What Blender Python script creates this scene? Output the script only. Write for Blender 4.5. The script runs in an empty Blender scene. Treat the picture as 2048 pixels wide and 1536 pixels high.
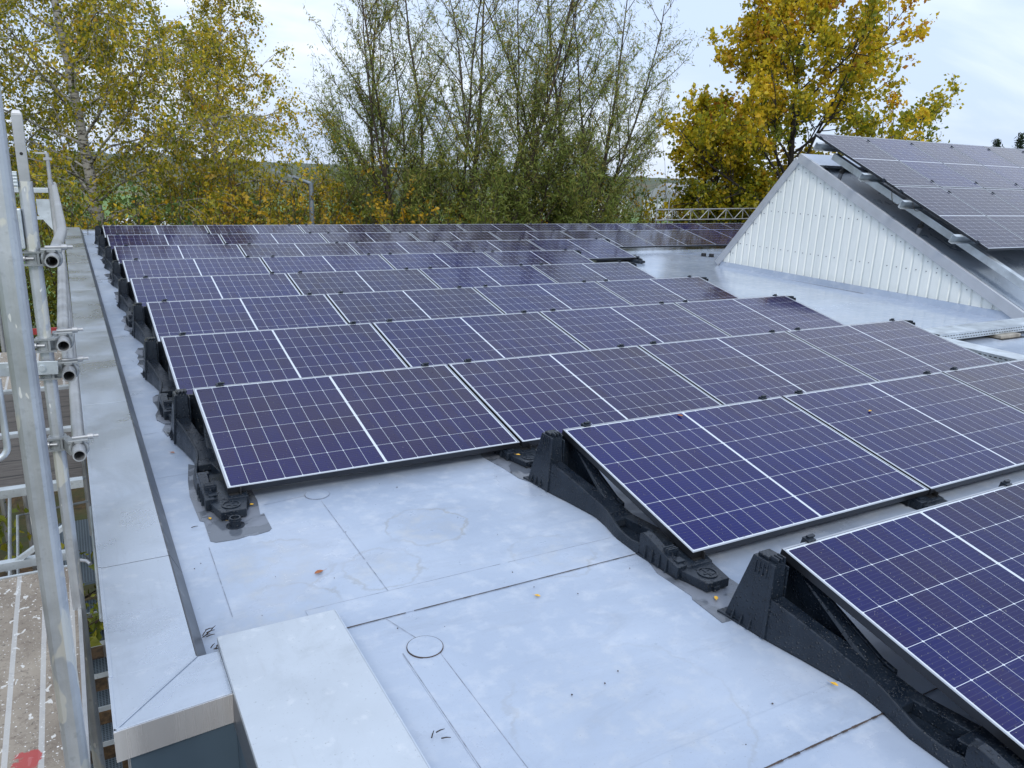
import bpy, math, random
import numpy as np
from mathutils import Vector, Matrix

# ------------------------------------------------------------------ camera, world, sun, exposure
scene = bpy.context.scene
COL = scene.collection
CAM = np.array([-0.584, -3.9155, 1.7653])
YAW, PIT, ROL, FPX = 0.5194, -0.2773, 0.0403, 1567.55
_cy, _sy, _cp, _sp = math.cos(YAW), math.sin(YAW), math.cos(PIT), math.sin(PIT)
_fw = np.array([_sy*_cp, _cy*_cp, _sp]); _r = np.array([_cy, -_sy, 0.0]); _u = np.cross(_r, _fw)
_cr, _sr = math.cos(ROL), math.sin(ROL)
_r2 = _cr*_r + _sr*_u; _u2 = -_sr*_r + _cr*_u
cd = bpy.data.cameras.new('camera'); cam = bpy.data.objects.new('camera', cd); COL.objects.link(cam)
cam.matrix_world = Matrix(((_r2[0], _u2[0], -_fw[0], CAM[0]), (_r2[1], _u2[1], -_fw[1], CAM[1]),
                           (_r2[2], _u2[2], -_fw[2], CAM[2]), (0, 0, 0, 1)))
cd.sensor_fit = 'HORIZONTAL'; cd.sensor_width = 36; cd.lens = FPX/2048*36
cd.clip_start = 0.05; cd.clip_end = 6000
scene.camera = cam
scene.view_settings.view_transform = 'Standard'; scene.view_settings.look = 'None'
scene.view_settings.gamma = 1; scene.view_settings.exposure = 0.54

SUN_EL, SUN_AZ = math.radians(40), math.radians(205)     # azimuth clockwise from +Y
w = bpy.data.worlds.new("World"); scene.world = w; w.use_nodes = True
nt = w.node_tree; nt.nodes.clear()
def wn(t, **k):
    n = nt.nodes.new(t)
    for a, b in k.items(): setattr(n, a, b)
    return n
def wl(a, b): nt.links.new(a, b)
sky = wn('ShaderNodeTexSky', sky_type='NISHITA', sun_disc=False)
sky.sun_elevation = SUN_EL; sky.sun_rotation = SUN_AZ; sky.air_density = 1.0; sky.dust_density = 2.0
tc = wn('ShaderNodeTexCoord'); sep = wn('ShaderNodeSeparateXYZ'); wl(tc.outputs['Generated'], sep.inputs[0])
def wm(op, a, b=None, c=None, clamp=False):
    n = wn('ShaderNodeMath', operation=op, use_clamp=clamp)
    for i, v in enumerate((a, b, c)):
        if v is None: continue
        if isinstance(v, (int, float)): n.inputs[i].default_value = v
        else: wl(v, n.inputs[i])
    return n.outputs[0]
zc = wm('MAXIMUM', sep.outputs[2], 0.0)
den = wm('ADD', zc, 0.22)
comb = wn('ShaderNodeCombineXYZ'); wl(wm('DIVIDE', sep.outputs[0], den), comb.inputs[0]); wl(wm('DIVIDE', sep.outputs[1], den), comb.inputs[1])
mp = wn('ShaderNodeMapping'); mp.inputs['Rotation'].default_value = (0, 0, 0.5); mp.inputs['Scale'].default_value = (0.8, 1.3, 1); mp.inputs['Location'].default_value = (3.1, 1.7, 0)
wl(comb.outputs[0], mp.inputs[0])
n1 = wn('ShaderNodeTexNoise'); n1.inputs['Scale'].default_value = 0.75; n1.inputs['Detail'].default_value = 7; n1.inputs['Roughness'].default_value = 0.52; n1.inputs['Distortion'].default_value = 0.6
wl(mp.outputs[0], n1.inputs['Vector'])
cr = wn('ShaderNodeValToRGB'); e = cr.color_ramp.elements
e[0].position = 0.40; e[0].color = (5.6, 6.8, 9.0, 1); e[1].position = 0.70; e[1].color = (9.3, 9.9, 10.8, 1)
wl(n1.outputs[0], cr.inputs[0])
br = wm('MULTIPLY_ADD', wm('POWER', zc, 0.9), 0.30, 0.95)
mul = wn('ShaderNodeMix', data_type='RGBA', blend_type='MULTIPLY'); mul.inputs[0].default_value = 1.0
wl(cr.outputs[0], mul.inputs[6]); cc = wn('ShaderNodeCombineColor')
for i in range(3): wl(br, cc.inputs[i])
wl(cc.outputs[0], mul.inputs[7])
mixs = wn('ShaderNodeMix', data_type='RGBA'); mixs.inputs[0].default_value = 0.88
wl(sky.outputs[0], mixs.inputs[6]); wl(mul.outputs[2], mixs.inputs[7])
bg = wn('ShaderNodeBackground'); bg.inputs[1].default_value = 0.09
wl(mixs.outputs[2], bg.inputs[0]); wo = wn('ShaderNodeOutputWorld'); wl(bg.outputs[0], wo.inputs[0])

sd = bpy.data.lights.new('sun', 'SUN'); sd.energy = 1.2; sd.angle = math.radians(14); sd.color = (1.0, 0.97, 0.92)
sun = bpy.data.objects.new('sun', sd); COL.objects.link(sun)
_d = Vector((math.sin(SUN_AZ)*math.cos(SUN_EL), math.cos(SUN_AZ)*math.cos(SUN_EL), math.sin(SUN_EL)))
sun.rotation_euler = _d.to_track_quat('Z', 'Y').to_euler()

# ------------------------------------------------------------------ helpers
def tag(o, label=None, cat=None, group=None, kind=None):
    if label: o['label'] = label
    if cat: o['category'] = cat
    if group: o['group'] = group
    if kind: o['kind'] = kind
    return o
def empty(name, loc=(0, 0, 0), label=None, cat=None, group=None):
    o = bpy.data.objects.new(name, None); COL.objects.link(o); o.location = loc
    o.empty_display_size = 0.1
    return tag(o, label, cat, group)
def copy_tree(o, parent=None):
    c = o.copy(); COL.objects.link(c); c.parent = parent
    for ch in list(o.children): copy_tree(ch, c)
    return c

class MB:
    def __init__(s): s.v = []; s.f = []; s.m = []; s.sm = []
    def add(s, vs, fs, mi=0, smooth=False):
        b = len(s.v); s.v += [tuple(float(c) for c in p) for p in vs]
        for f in fs: s.f.append(tuple(b+i for i in f)); s.m.append(mi); s.sm.append(smooth)
    def hull(s, bot, top, mi=0):               # two loops of the same count, lower and upper
        n = len(bot)
        fs = [tuple(range(n))[::-1], tuple(range(n, 2*n))] + [(i, (i+1) % n, n+(i+1) % n, n+i) for i in range(n)]
        s.add(list(bot)+list(top), fs, mi)
    def box(s, x0, x1, y0, y1, z0, z1, mi=0):
        s.hull([(x0, y0, z0), (x1, y0, z0), (x1, y1, z0), (x0, y1, z0)], [(x0, y0, z1), (x1, y0, z1), (x1, y1, z1), (x0, y1, z1)], mi)
    def taper(s, b, zb, t, zt, mi=0):          # b, t = (x0,x1,y0,y1)
        q = lambda r, z: [(r[0], r[2], z), (r[1], r[2], z), (r[1], r[3], z), (r[0], r[3], z)]
        s.hull(q(b, zb), q(t, zt), mi)
    def pxy(s, poly, z0, z1, mi=0): s.hull([(x, y, z0) for x, y in poly], [(x, y, z1) for x, y in poly], mi)
    def pyz(s, poly, x0, x1, mi=0): s.hull([(x0, y, z) for y, z in poly], [(x1, y, z) for y, z in poly], mi)
    def pxz(s, poly, y0, y1, mi=0): s.hull([(x, y0, z) for x, z in poly], [(x, y1, z) for x, z in poly], mi)
    def bar(s, a, b, wd, ht, mi=0, up=(0, 0, 1)):
        a = np.array(a, float); b = np.array(b, float); d = b-a; d /= np.linalg.norm(d)
        x = np.cross(d, up); x /= np.linalg.norm(x); y = np.cross(x, d)
        q = [x*sx*wd/2+y*sy*ht/2 for sx, sy in ((-1, -1), (1, -1), (1, 1), (-1, 1))]
        s.hull([a+k for k in q], [b+k for k in q], mi)
    def tube(s, path, r, n=10, mi=0, inner=None, cap=True):
        P = np.array(path, float); m = len(P); R = np.full(m, r, float) if np.isscalar(r) else np.array(r, float)
        T = np.gradient(P, axis=0); T /= np.linalg.norm(T, axis=1)[:, None]+1e-12
        ref = np.array([0, 0, 1.0]) if abs(T[0][2]) < 0.9 else np.array([1.0, 0, 0])
        ang = np.arange(n)*2*math.pi/n; vs = []; A = []
        for i in range(m):
            x = np.cross(T[i], ref); x /= np.linalg.norm(x); y = np.cross(x, T[i])
            A.append((x, y)); vs += [P[i]+R[i]*(math.cos(a)*x+math.sin(a)*y) for a in ang]
        fs = [(i*n+k, i*n+(k+1) % n, (i+1)*n+(k+1) % n, (i+1)*n+k) for i in range(m-1) for k in range(n)]
        s.add(vs, fs, mi, True)
        if inner:
            for i, sg in ((0, 1), (m-1, -1)):
                x, y = A[i]; o = [P[i]+R[i]*(math.cos(a)*x+math.sin(a)*y) for a in ang]; q = [P[i]+inner*(math.cos(a)*x+math.sin(a)*y) for a in ang]
                dp = [p+T[i]*sg*0.25 for p in q]
                F = [(k, (k+1) % n, n+(k+1) % n, n+k) for k in range(n)] + [(n+k, n+(k+1) % n, 2*n+(k+1) % n, 2*n+k) for k in range(n)] + [tuple(range(2*n, 3*n))]
                s.add(o+q+dp, F, mi)
        elif cap:
            s.add([vs[k] for k in range(n)], [tuple(range(n))[::-1]], mi); s.add([vs[(m-1)*n+k] for k in range(n)], [tuple(range(n))], mi)
    def loft(s, loops, mi=0):
        n = len(loops[0]); vs = [p for l in loops for p in l]; m = len(loops)
        fs = [tuple(range(n))[::-1], tuple(range((m-1)*n, m*n))]+[(i*n+k, i*n+(k+1) % n, (i+1)*n+(k+1) % n, (i+1)*n+k) for i in range(m-1) for k in range(n)]
        s.add(vs, fs, mi)
    def cyl(s, c, r, z0, z1, n=20, mi=0):
        p = [(c[0]+r*math.cos(2*math.pi*k/n), c[1]+r*math.sin(2*math.pi*k/n)) for k in range(n)]
        s.pxy(p, z0, z1, mi)
    def ring(s, c, r0, r1, z0, z1, n=28, mi=0):
        vs = []
        for r, z in ((r0, z0), (r1, z0), (r1, z1), (r0, z1)):
            vs += [(c[0]+r*math.cos(2*math.pi*k/n), c[1]+r*math.sin(2*math.pi*k/n), z) for k in range(n)]
        fs = [(j*n+k, j*n+(k+1) % n, ((j+1) % 4)*n+(k+1) % n, ((j+1) % 4)*n+k) for j in range(4) for k in range(n)]
        s.add(vs, fs, mi)
    def build(s, name, mat, parent=None, bevel=0, seg=2):
        me = bpy.data.meshes.new(name); me.from_pydata(s.v, [], s.f)
        for m in (mat if isinstance(mat, (list, tuple)) else [mat]): me.materials.append(m)
        me.polygons.foreach_set('material_index', s.m); me.polygons.foreach_set('use_smooth', s.sm)
        import bmesh
        bm = bmesh.new(); bm.from_mesh(me); bmesh.ops.recalc_face_normals(bm, faces=bm.faces); bm.to_mesh(me); bm.free()
        o = bpy.data.objects.new(name, me); COL.objects.link(o); o.parent = parent
        if bevel:
            b = o.modifiers.new('bevel', 'BEVEL'); b.width = bevel; b.segments = seg; b.limit_method = 'ANGLE'; b.angle_limit = math.radians(40)
        return o

# ------------------------------------------------------------------ materials
class NT:
    def __init__(s, name):
        s.m = bpy.data.materials.new(name); s.m.use_nodes = True; s.t = s.m.node_tree; s.t.nodes.clear()
        s.out = s.n('ShaderNodeOutputMaterial')
    def n(s, t, **k):
        o = s.t.nodes.new(t)
        for a, b in k.items(): setattr(o, a, b)
        return o
    def l(s, a, b): s.t.links.new(a, b)
    def set(s, sock, v):
        if isinstance(v, bpy.types.NodeSocket): s.l(v, sock)
        elif isinstance(v, (tuple, list)) and len(v) == 3 and sock.type == 'RGBA': sock.default_value = (*v, 1)
        else: sock.default_value = v
    def math(s, op, a, b=None, c=None, clamp=False):
        o = s.n('ShaderNodeMath', operation=op, use_clamp=clamp)
        for i, v in enumerate((a, b, c)):
            if v is not None: s.set(o.inputs[i], v)
        return o.outputs[0]
    def mix(s, f, a, b, blend='MIX'):
        o = s.n('ShaderNodeMix', data_type='RGBA', blend_type=blend)
        s.set(o.inputs[0], f); s.set(o.inputs[6], a); s.set(o.inputs[7], b); return o.outputs[2]
    def obj(s):
        return s.n('ShaderNodeTexCoord').outputs['Object']
    def noise(s, vec, sc, det=4, rough=0.5, dist=0.0, scale3=None):
        if scale3:
            mp = s.n('ShaderNodeMapping'); mp.inputs['Scale'].default_value = scale3; s.l(vec, mp.inputs[0]); vec = mp.outputs[0]
        o = s.n('ShaderNodeTexNoise'); s.l(vec, o.inputs['Vector']); o.inputs['Scale'].default_value = sc
        o.inputs['Detail'].default_value = det; o.inputs['Roughness'].default_value = rough; o.inputs['Distortion'].default_value = dist
        return o.outputs[0]
    def vor(s, vec, sc, feature='F1', out='Distance', rnd=1.0):
        o = s.n('ShaderNodeTexVoronoi', feature=feature); s.l(vec, o.inputs['Vector']); o.inputs['Scale'].default_value = sc; o.inputs['Randomness'].default_value = rnd
        return o.outputs[out]
    def ramp(s, f, stops):
        o = s.n('ShaderNodeValToRGB'); el = o.color_ramp.elements
        while len(el) < len(stops): el.new(0.5)
        for e_, (p, c) in zip(el, stops):
            e_.position = p; e_.color = (*c, 1) if len(c) == 3 else c
        s.l(f, o.inputs[0]); return o.outputs[0]
    def rng(s, f, a, b, c=0.0, d=1.0):
        o = s.n('ShaderNodeMapRange'); s.set(o.inputs[0], f)
        for i, v in enumerate((a, b, c, d)): o.inputs[i+1].default_value = v
        return o.outputs[0]
    def bump(s, h, st, dist, norm=None):
        o = s.n('ShaderNodeBump'); s.l(h, o.inputs['Height']); o.inputs['Strength'].default_value = st; o.inputs['Distance'].default_value = dist
        if norm is not None: s.l(norm, o.inputs['Normal'])
        return o.outputs[0]
    def bsdf(s, base, rough=0.5, metal=0.0, norm=None, spec=0.5, coat=None):
        o = s.n('ShaderNodeBsdfPrincipled'); s.set(o.inputs['Base Color'], base); s.set(o.inputs['Roughness'], rough); s.set(o.inputs['Metallic'], metal)
        s.set(o.inputs['Specular IOR Level'], spec)
        if norm is not None: s.l(norm, o.inputs['Normal'])
        if coat: o.inputs['Coat Weight'].default_value = coat; o.inputs['Coat Roughness'].default_value = 0.05
        s.l(o.outputs[0], s.out.inputs[0]); return s.m

def simple(name, c, rough=0.5, metal=0.0, var=0.15, sc=8, bump=0.0, spec=0.5):
    k = NT(name); o = k.obj(); n = k.noise(o, sc, 5, 0.6)
    dark = tuple(x*(1-var) for x in c); lite = tuple(min(1, x*(1+var)) for x in c)
    col = k.mix(k.rng(n, 0.3, 0.7), dark, lite)
    nn = k.bump(n, bump, 0.01) if bump else None
    return k.bsdf(col, k.rng(n, 0.3, 0.7, max(0, rough-0.08), min(1, rough+0.08)), metal, nn, spec)

# solar glass: cells from the panel's own coordinates
def solar_mat(name, colA, colB, rough):
    k = NT(name); o = k.obj(); sp = k.n('ShaderNodeSeparateXYZ'); k.l(o, sp.inputs[0]); x, y = sp.outputs[0], sp.outputs[1]
    PXc, PYc = 0.0930, 0.1835
    xs = k.math('SUBTRACT', x, 0.861); xa = k.math('SUBTRACT', k.math('ABSOLUTE', xs), 0.0068)
    ya = k.math('SUBTRACT', y, 0.0165)
    fx = k.math('FRACT', k.math('DIVIDE', xa, PXc)); fy = k.math('FRACT', k.math('DIVIDE', ya, PYc))
    dx = k.math('MULTIPLY', k.math('MINIMUM', fx, k.math('SUBTRACT', 1.0, fx)), PXc)
    dy = k.math('MULTIPLY', k.math('MINIMUM', fy, k.math('SUBTRACT', 1.0, fy)), PYc)
    w_ = k.math('LESS_THAN', dx, 0.0009); w_ = k.math('MAXIMUM', w_, k.math('LESS_THAN', dy, 0.0010))
    w_ = k.math('MAXIMUM', w_, k.math('LESS_THAN', k.math('ADD', dx, dy), 0.0060))
    for c in (k.math('LESS_THAN', xa, 0.0), k.math('GREATER_THAN', xa, 9*PXc), k.math('LESS_THAN', ya, 0.0), k.math('GREATER_THAN', ya, 6*PYc)):
        w_ = k.math('MAXIMUM', w_, c)
    bus = k.math('FRACT', k.math('MULTIPLY', fy, 10.0)); bus = k.math('LESS_THAN', k.math('ABSOLUTE', k.math('SUBTRACT', bus, 0.5)), 0.06)
    cid = k.n('ShaderNodeCombineXYZ'); k.l(k.math('FLOOR', k.math('DIVIDE', x, PXc)), cid.inputs[0]); k.l(k.math('FLOOR', k.math('DIVIDE', ya, PYc)), cid.inputs[1])
    oi = k.n('ShaderNodeObjectInfo'); k.l(k.math('MULTIPLY', oi.outputs['Random'], 91.0), cid.inputs[2])
    wnz = k.n('ShaderNodeTexWhiteNoise'); k.l(cid.outputs[0], wnz.inputs['Vector'])
    big = k.noise(o, 1.4, 2)
    f = k.math('ADD', k.math('MULTIPLY', wnz.outputs[0], 0.22), k.math('ADD', k.math('MULTIPLY', oi.outputs['Random'], 0.6), k.rng(big, 0.3, 0.7, -0.1, 0.25)), clamp=True)
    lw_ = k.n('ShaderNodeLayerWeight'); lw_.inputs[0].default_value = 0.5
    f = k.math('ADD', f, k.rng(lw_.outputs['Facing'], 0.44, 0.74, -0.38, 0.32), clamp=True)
    cell = k.mix(f, colA, colB)
    cell = k.mix(k.math('MULTIPLY', bus, 0.5), cell, (0.05, 0.055, 0.12))
    cell = k.mix(k.math('MULTIPLY', k.noise(o, 22, 4, 0.7), 0.35), cell, k.mix(wnz.outputs[0], (0.002, 0.003, 0.018), (0.020, 0.006, 0.010)))
    col = k.mix(w_, cell, (0.56, 0.61, 0.67))
    # rain drops standing on the glass: real bumps
    ofs = k.n('ShaderNodeVectorMath', operation='ADD'); k.l(o, ofs.inputs[0]); cmb = k.n('ShaderNodeCombineXYZ')
    k.l(k.math('MULTIPLY', oi.outputs['Random'], 37.0), cmb.inputs[0]); k.l(cmb.outputs[0], ofs.inputs[1])
    d1 = k.vor(ofs.outputs[0], 34.0); d2 = k.vor(ofs.outputs[0], 78.0)
    h = k.math('MAXIMUM', k.math('MULTIPLY', k.rng(d1, 0.05, 0.19, 1.0, 0.0), k.math('GREATER_THAN', k.vor(ofs.outputs[0], 34.0, out='Color'), 0.55)), k.math('MULTIPLY', k.rng(d2, 0.08, 0.24, 0.7, 0.0), k.math('GREATER_THAN', k.vor(ofs.outputs[0], 78.0, out='Color'), 0.6)))
    nb = k.bump(h, 0.9, 0.004)
    spd = k.math('MULTIPLY_ADD', h, 0.9, 0.25)
    
    dust = k.noise(ofs.outputs[0], 2.2, 6, 0.65)
    col = k.mix(k.math('MULTIPLY', k.rng(dust, 0.45, 0.75), 0.016), col, (0.5, 0.5, 0.48))
    return k.bsdf(col, k.rng(dust, 0.3, 0.75, rough, rough+0.07), 0.0, nb, spd)
M = {}
M['cells'] = solar_mat('solar_cells', (0.0025, 0.0045, 0.100), (0.012, 0.0060, 0.026), 0.05)
M['frame'] = simple('black_anodised_aluminium', (0.035, 0.038, 0.045), 0.35, 0.6)
M['lip'] = simple('frame_lip', (0.42, 0.44, 0.47), 0.35, 0.8)
# black recycled plastic with rain drops
def plastic():
    k = NT('black_wet_plastic'); o = k.obj(); n = k.noise(o, 14, 4)
    d = k.vor(o, 55.0); d2 = k.vor(o, 120.0)
    h = k.math('MAXIMUM', k.rng(d, 0.12, 0.3, 1, 0), k.rng(d2, 0.15, 0.3, 0.5, 0))
    fine = k.noise(o, 260, 2)
    b = k.bump(fine, 0.15, 0.002); b = k.bump(h, 0.8, 0.004, b)
    col = k.mix(k.rng(n, 0.3, 0.7), (0.006, 0.010, 0.017), (0.013, 0.020, 0.031))
    return k.bsdf(col, k.rng(n, 0.35, 0.7, 0.24, 0.42), 0, b, 0.42)
M['plastic'] = plastic()
def membrane():
    k = NT('roof_membrane'); o = k.obj(); sp = k.n('ShaderNodeSeparateXYZ'); k.l(o, sp.inputs[0]); x, y = sp.outputs[0], sp.outputs[1]
    n1_ = k.noise(o, 1.1, 6, 0.6, 0.4); n2 = k.noise(o, 9, 6, 0.65); n3 = k.noise(o, 60, 3, 0.6)
    nL = k.noise(o, 0.45, 4, 0.55, 0.8)
    col = k.mix(k.math('MULTIPLY_ADD', k.rng(n1_, 0.36, 0.64), 0.6, k.math('MULTIPLY', k.rng(nL, 0.42, 0.58), 0.4)), (0.27, 0.33, 0.43), (0.39, 0.452, 0.55))
    col = k.mix(k.rng(n2, 0.50, 0.72, 0, 0.5), col, (0.52, 0.555, 0.605))
    col = k.mix(k.rng(n3, 0.60, 0.78, 0, 0.25), col, (0.33, 0.36, 0.42))
    # dried rings left by evaporated puddles
    wob = k.math('MULTIPLY', k.math('SUBTRACT', n2, 0.5), 0.16)
    brk = k.rng(k.noise(o, 2.6, 3), 0.38, 0.6)
    for cx, cy, r, st in ((0.837, -0.63, 0.20, 0.5), (0.05, -0.72, 0.26, 0.55), (0.02, -1.12, 0.24, 0.5), (0.50, -0.93, 0.17, 0.35), (1.25, -1.15, 0.2, 0.3), (2.4, -1.9, 0.33, 0.2), (0.9, -2.2, 0.4, 0.2)):
        dd = k.math('SQRT', k.math('ADD', k.math('POWER', k.math('SUBTRACT', x, cx), 2.0), k.math('POWER', k.math('SUBTRACT', y, cy), 2.0)))
        e_ = k.math('ABSOLUTE', k.math('SUBTRACT', k.math('ADD', dd, wob), r))
        f_ = k.math('MULTIPLY', k.rng(e_, 0.0, 0.014, min(1, st*1.1), 0.0), brk)
        col = k.mix(f_, col, (0.24, 0.23, 0.20))
        f_ = k.math('MULTIPLY', k.rng(dd, r*0.6, r, 0.5*st, 0.0), k.rng(n2, 0.4, 0.62)); col = k.mix(f_, col, (0.33, 0.32, 0.28))
    # standing water on the lower, right part of the roof and in shallow dips
    wet = k.math('MULTIPLY', k.rng(x, 4.0, 7.0), k.rng(k.noise(o, 0.8, 3, 0.5, 0.0, (0.35, 1.4, 1)), 0.28, 0.45, 0.5, 1.0))
    dip = k.rng(k.noise(o, 0.9, 4, 0.55, 0.5), 0.56, 0.62)
    wet = k.math('MAXIMUM', wet, k.math('MULTIPLY', dip, 0.55))
    rough = k.math('MULTIPLY', k.rng(n2, 0.3, 0.7, 0.26, 0.46), k.math('SUBTRACT', 1.0, k.math('MULTIPLY', wet, 0.62)))
    rough = k.math('MAXIMUM', rough, 0.035)
    col = k.mix(k.math('MULTIPLY', dip, 0.18), col, (0.36, 0.39, 0.46))
    spk = k.noise(o, 130, 2, 0.6); col = k.mix(k.rng(spk, 0.66, 0.74, 0, 0.5), col, (0.20, 0.21, 0.23))
    sm = k.noise(o, 3.2, 6, 0.7, 1.2, (0.5, 1.6, 1)); col = k.mix(k.rng(sm, 0.54, 0.70, 0, 0.35), col, (0.26, 0.295, 0.355))
    wr = k.noise(o, 1.3, 3, 0.5, 1.5, (0.6, 2.2, 1))
    wr = k.math('MULTIPLY', wr, k.math('SUBTRACT', 1.0, k.rng(x, 4.0, 6.5, 0, 0.95)))
    b = k.bump(wr, 0.25, 0.03, k.bump(k.noise(o, 2.2, 4), 0.04, 0.02))
    return k.bsdf(col, rough, 0, b, k.math('ADD', 0.35, k.math('MULTIPLY', wet, 0.6)))
M['membrane'] = membrane()
M['grime'] = simple('seam_dirt', (0.055, 0.04, 0.035), 0.8, 0, 0.6, 20)
M['faint'] = simple('faint_seam', (0.23, 0.26, 0.32), 0.8, 0, 0.4, 20)
def coping_mat(name, c, rl, rh, metal=0.75):
    k = NT(name); o = k.obj(); n = k.noise(o, 1.6, 6, 0.6, 0.3); n2 = k.noise(o, 14, 5, 0.65); n3 = k.noise(o, 5, 4, 0.6, 0.0, (8, 0.6, 8))
    col = k.mix(k.rng(n, 0.3, 0.7), tuple(x*0.88 for x in c), tuple(min(1, x*1.1) for x in c))
    col = k.mix(k.rng(n2, 0.58, 0.75, 0, 0.3), col, (0.80, 0.80, 0.80))
    col = k.mix(k.rng(n3, 0.6, 0.8, 0, 0.22), col, (0.34, 0.35, 0.37))
    n4 = k.noise(o, 2.4, 6, 0.72, 1.0); col = k.mix(k.rng(n4, 0.50, 0.66, 0, 0.28), col, tuple(x*.62 for x in c))
    n5 = k.noise(o, 90, 2, .6); col = k.mix(k.rng(n5, 0.66, 0.74, 0, 0.5), col, tuple(x*.5 for x in c))
    d = k.vor(o, 26.0); msk = k.rng(k.noise(o, 5.0, 2), 0.52, 0.62)
    h = k.math('MULTIPLY', k.rng(d, 0.08, 0.2, 1, 0), msk)
    b = k.bump(h, 0.25, 0.002, k.bump(n2, 0.05, 0.01))
    return k.bsdf(col, k.rng(n, 0.35, 0.65, rl, rh), metal, b)
M['coping'] = coping_mat('alu_coping', (0.52, 0.57, 0.64), 0.24, 0.42, 0.8)
M['coping_dark'] = coping_mat('alu_coping_flange_shaded', (0.085, 0.095, 0.112), 0.3, 0.45, 0.2)  # coping metal darkened in its colour for the shade on the tilted flange
M['cap_white'] = coping_mat('pale_coping', (0.465, 0.51, 0.56), 0.32, 0.5, 0.35)
M['wall'] = simple('blue_grey_facade', (0.055, 0.085, 0.115), 0.5, 0, 0.08, 3)
M['render'] = simple('grey_facade', (0.35, 0.36, 0.38), 0.7, 0, 0.08, 3)
def galv(name, c, splat=0.0, rough=0.42, metal=0.7):
    k = NT(name); o = k.obj(); n = k.noise(o, 5, 6, 0.65); n2 = k.noise(o, 40, 4, 0.6)
    col = k.mix(k.rng(n, 0.3, 0.7), tuple(x*0.72 for x in c), tuple(min(1, x*1.15) for x in c))
    col = k.mix(k.rng(n2, 0.58, 0.72, 0, 0.5), col, tuple(x*0.55 for x in c))
    if splat:
        d = k.noise(o, 11, 3, 0.5, 0.4, (1, 1, 0.5)); col = k.mix(k.rng(d, 0.66-splat*0.06, 0.68-splat*0.06), col, (0.62, 0.62, 0.58))
        d = k.noise(o, 70, 1, 0.5, 0.0, (1, 1, 0.3)); col = k.mix(k.rng(d, 0.74, 0.76), col, (0.78, 0.78, 0.76))
    return k.bsdf(col, k.rng(n, 0.3, 0.7, rough-0.08, rough+0.12), metal, k.bump(n2, 0.12, 0.004))
M['pole'] = galv('scaffold_tube_galvanised', (0.50, 0.53, 0.56), 1.0)
M['tube'] = galv('scaffold_tube_worn', (0.44, 0.45, 0.46), 0.0)
M['galv'] = galv('galvanised_steel', (0.60, 0.65, 0.68), 0.0, 0.4)
M['clampmetal'] = galv('coupler_steel', (0.34, 0.36, 0.37), 0.0, 0.45)
M['dark_hole'] = simple('dark_opening', (0.012, 0.012, 0.013), 0.8, 0, 0.1)
def board():
    k = NT('paint_spattered_board'); o = k.obj(); n = k.noise(o, 3, 6, 0.65); n2 = k.noise(o, 24, 6, 0.7, 0.3)
    col = k.mix(k.rng(n, 0.3, 0.7), (0.145, 0.118, 0.092), (0.33, 0.29, 0.235)); col = k.mix(k.rng(n2, 0.50, 0.68, 0, 0.8), col, (0.13, 0.10, 0.08))
    sp = k.noise(o, 34, 2, 0.5, 0.6, (1, 0.6, 1)); col = k.mix(k.rng(sp, 0.65, 0.67), col, (0.55, 0.545, 0.52)); sp = k.noise(o, 95, 2, 0.5); col = k.mix(k.rng(sp, 0.66, 0.69), col, (0.58, 0.575, 0.55)); sp = k.noise(o, 55, 3, 0.6); col = k.mix(k.rng(sp, 0.62, 0.68, 0, .8), col, (0.07, 0.06, 0.05))
    sp = k.vor(o, 30); m2 = k.rng(k.noise(o, 4, 2), 0.5, 0.6); col = k.mix(k.math('MULTIPLY', m2, k.rng(sp, 0.10, 0.12, 1, 0)), col, (0.78, 0.78, 0.76))
    x = k.n('ShaderNodeSeparateXYZ'); k.l(o, x.inputs[0])
    gx = k.math('FRACT', k.math('DIVIDE', x.outputs[0], 0.105)); col = k.mix(k.math('MULTIPLY', k.math('LESS_THAN', gx, 0.17), 0.55), col, (0.52, 0.54, 0.55))
    red = k.math('ADD', k.math('POWER', k.math('SUBTRACT', x.outputs[0], -0.868), 2.0), k.math('POWER', k.math('MULTIPLY', k.math('SUBTRACT', x.outputs[1], -1.30), 0.8), 2.0))
    red = k.math('ADD', red, k.math('MULTIPLY', k.math('SUBTRACT', n2, 0.5), 0.009)); col = k.mix(k.rng(red, 0.0016, 0.0019, 0.9, 0.0), col, (0.36, 0.05, 0.05))
    return k.bsdf(col, 0.75, 0, k.bump(n2, 0.3, 0.004))
M['board'] = board()
def planks():
    k = NT('weathered_planks'); o = k.obj(); n = k.noise(o, 5, 6, 0.65, 0.4, (1, 8, 1)); x = k.n('ShaderNodeSeparateXYZ'); k.l(o, x.inputs[0])
    col = k.mix(k.rng(n, 0.3, 0.7), (0.04, 0.034, 0.03), (0.11, 0.098, 0.086))
    g = k.math('FRACT', k.math('DIVIDE', x.outputs[1], 0.28)); col = k.mix(k.math('LESS_THAN', g, 0.05), col, (0.01, 0.01, 0.01))
    return k.bsdf(col, 0.8, 0, k.bump(n, 0.3, 0.01))
M['planks'] = planks()
M['red'] = simple('red_board', (0.30, 0.03, 0.03), 0.6)
def grating():
    k = NT('steel_grating'); o = k.obj(); x = k.n('ShaderNodeSeparateXYZ'); k.l(o, x.inputs[0])
    a = k.math('FRACT', k.math('MULTIPLY', x.outputs[0], 40.0)); b = k.math('FRACT', k.math('MULTIPLY', x.outputs[1], 40.0))
    f = k.math('MULTIPLY', k.math('GREATER_THAN', a, 0.35), k.math('GREATER_THAN', b, 0.35))
    return k.bsdf(k.mix(f, (0.12, 0.16, 0.20), (0.02, 0.03, 0.04)), 0.45, 0.4)
M['grating'] = grating()
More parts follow.
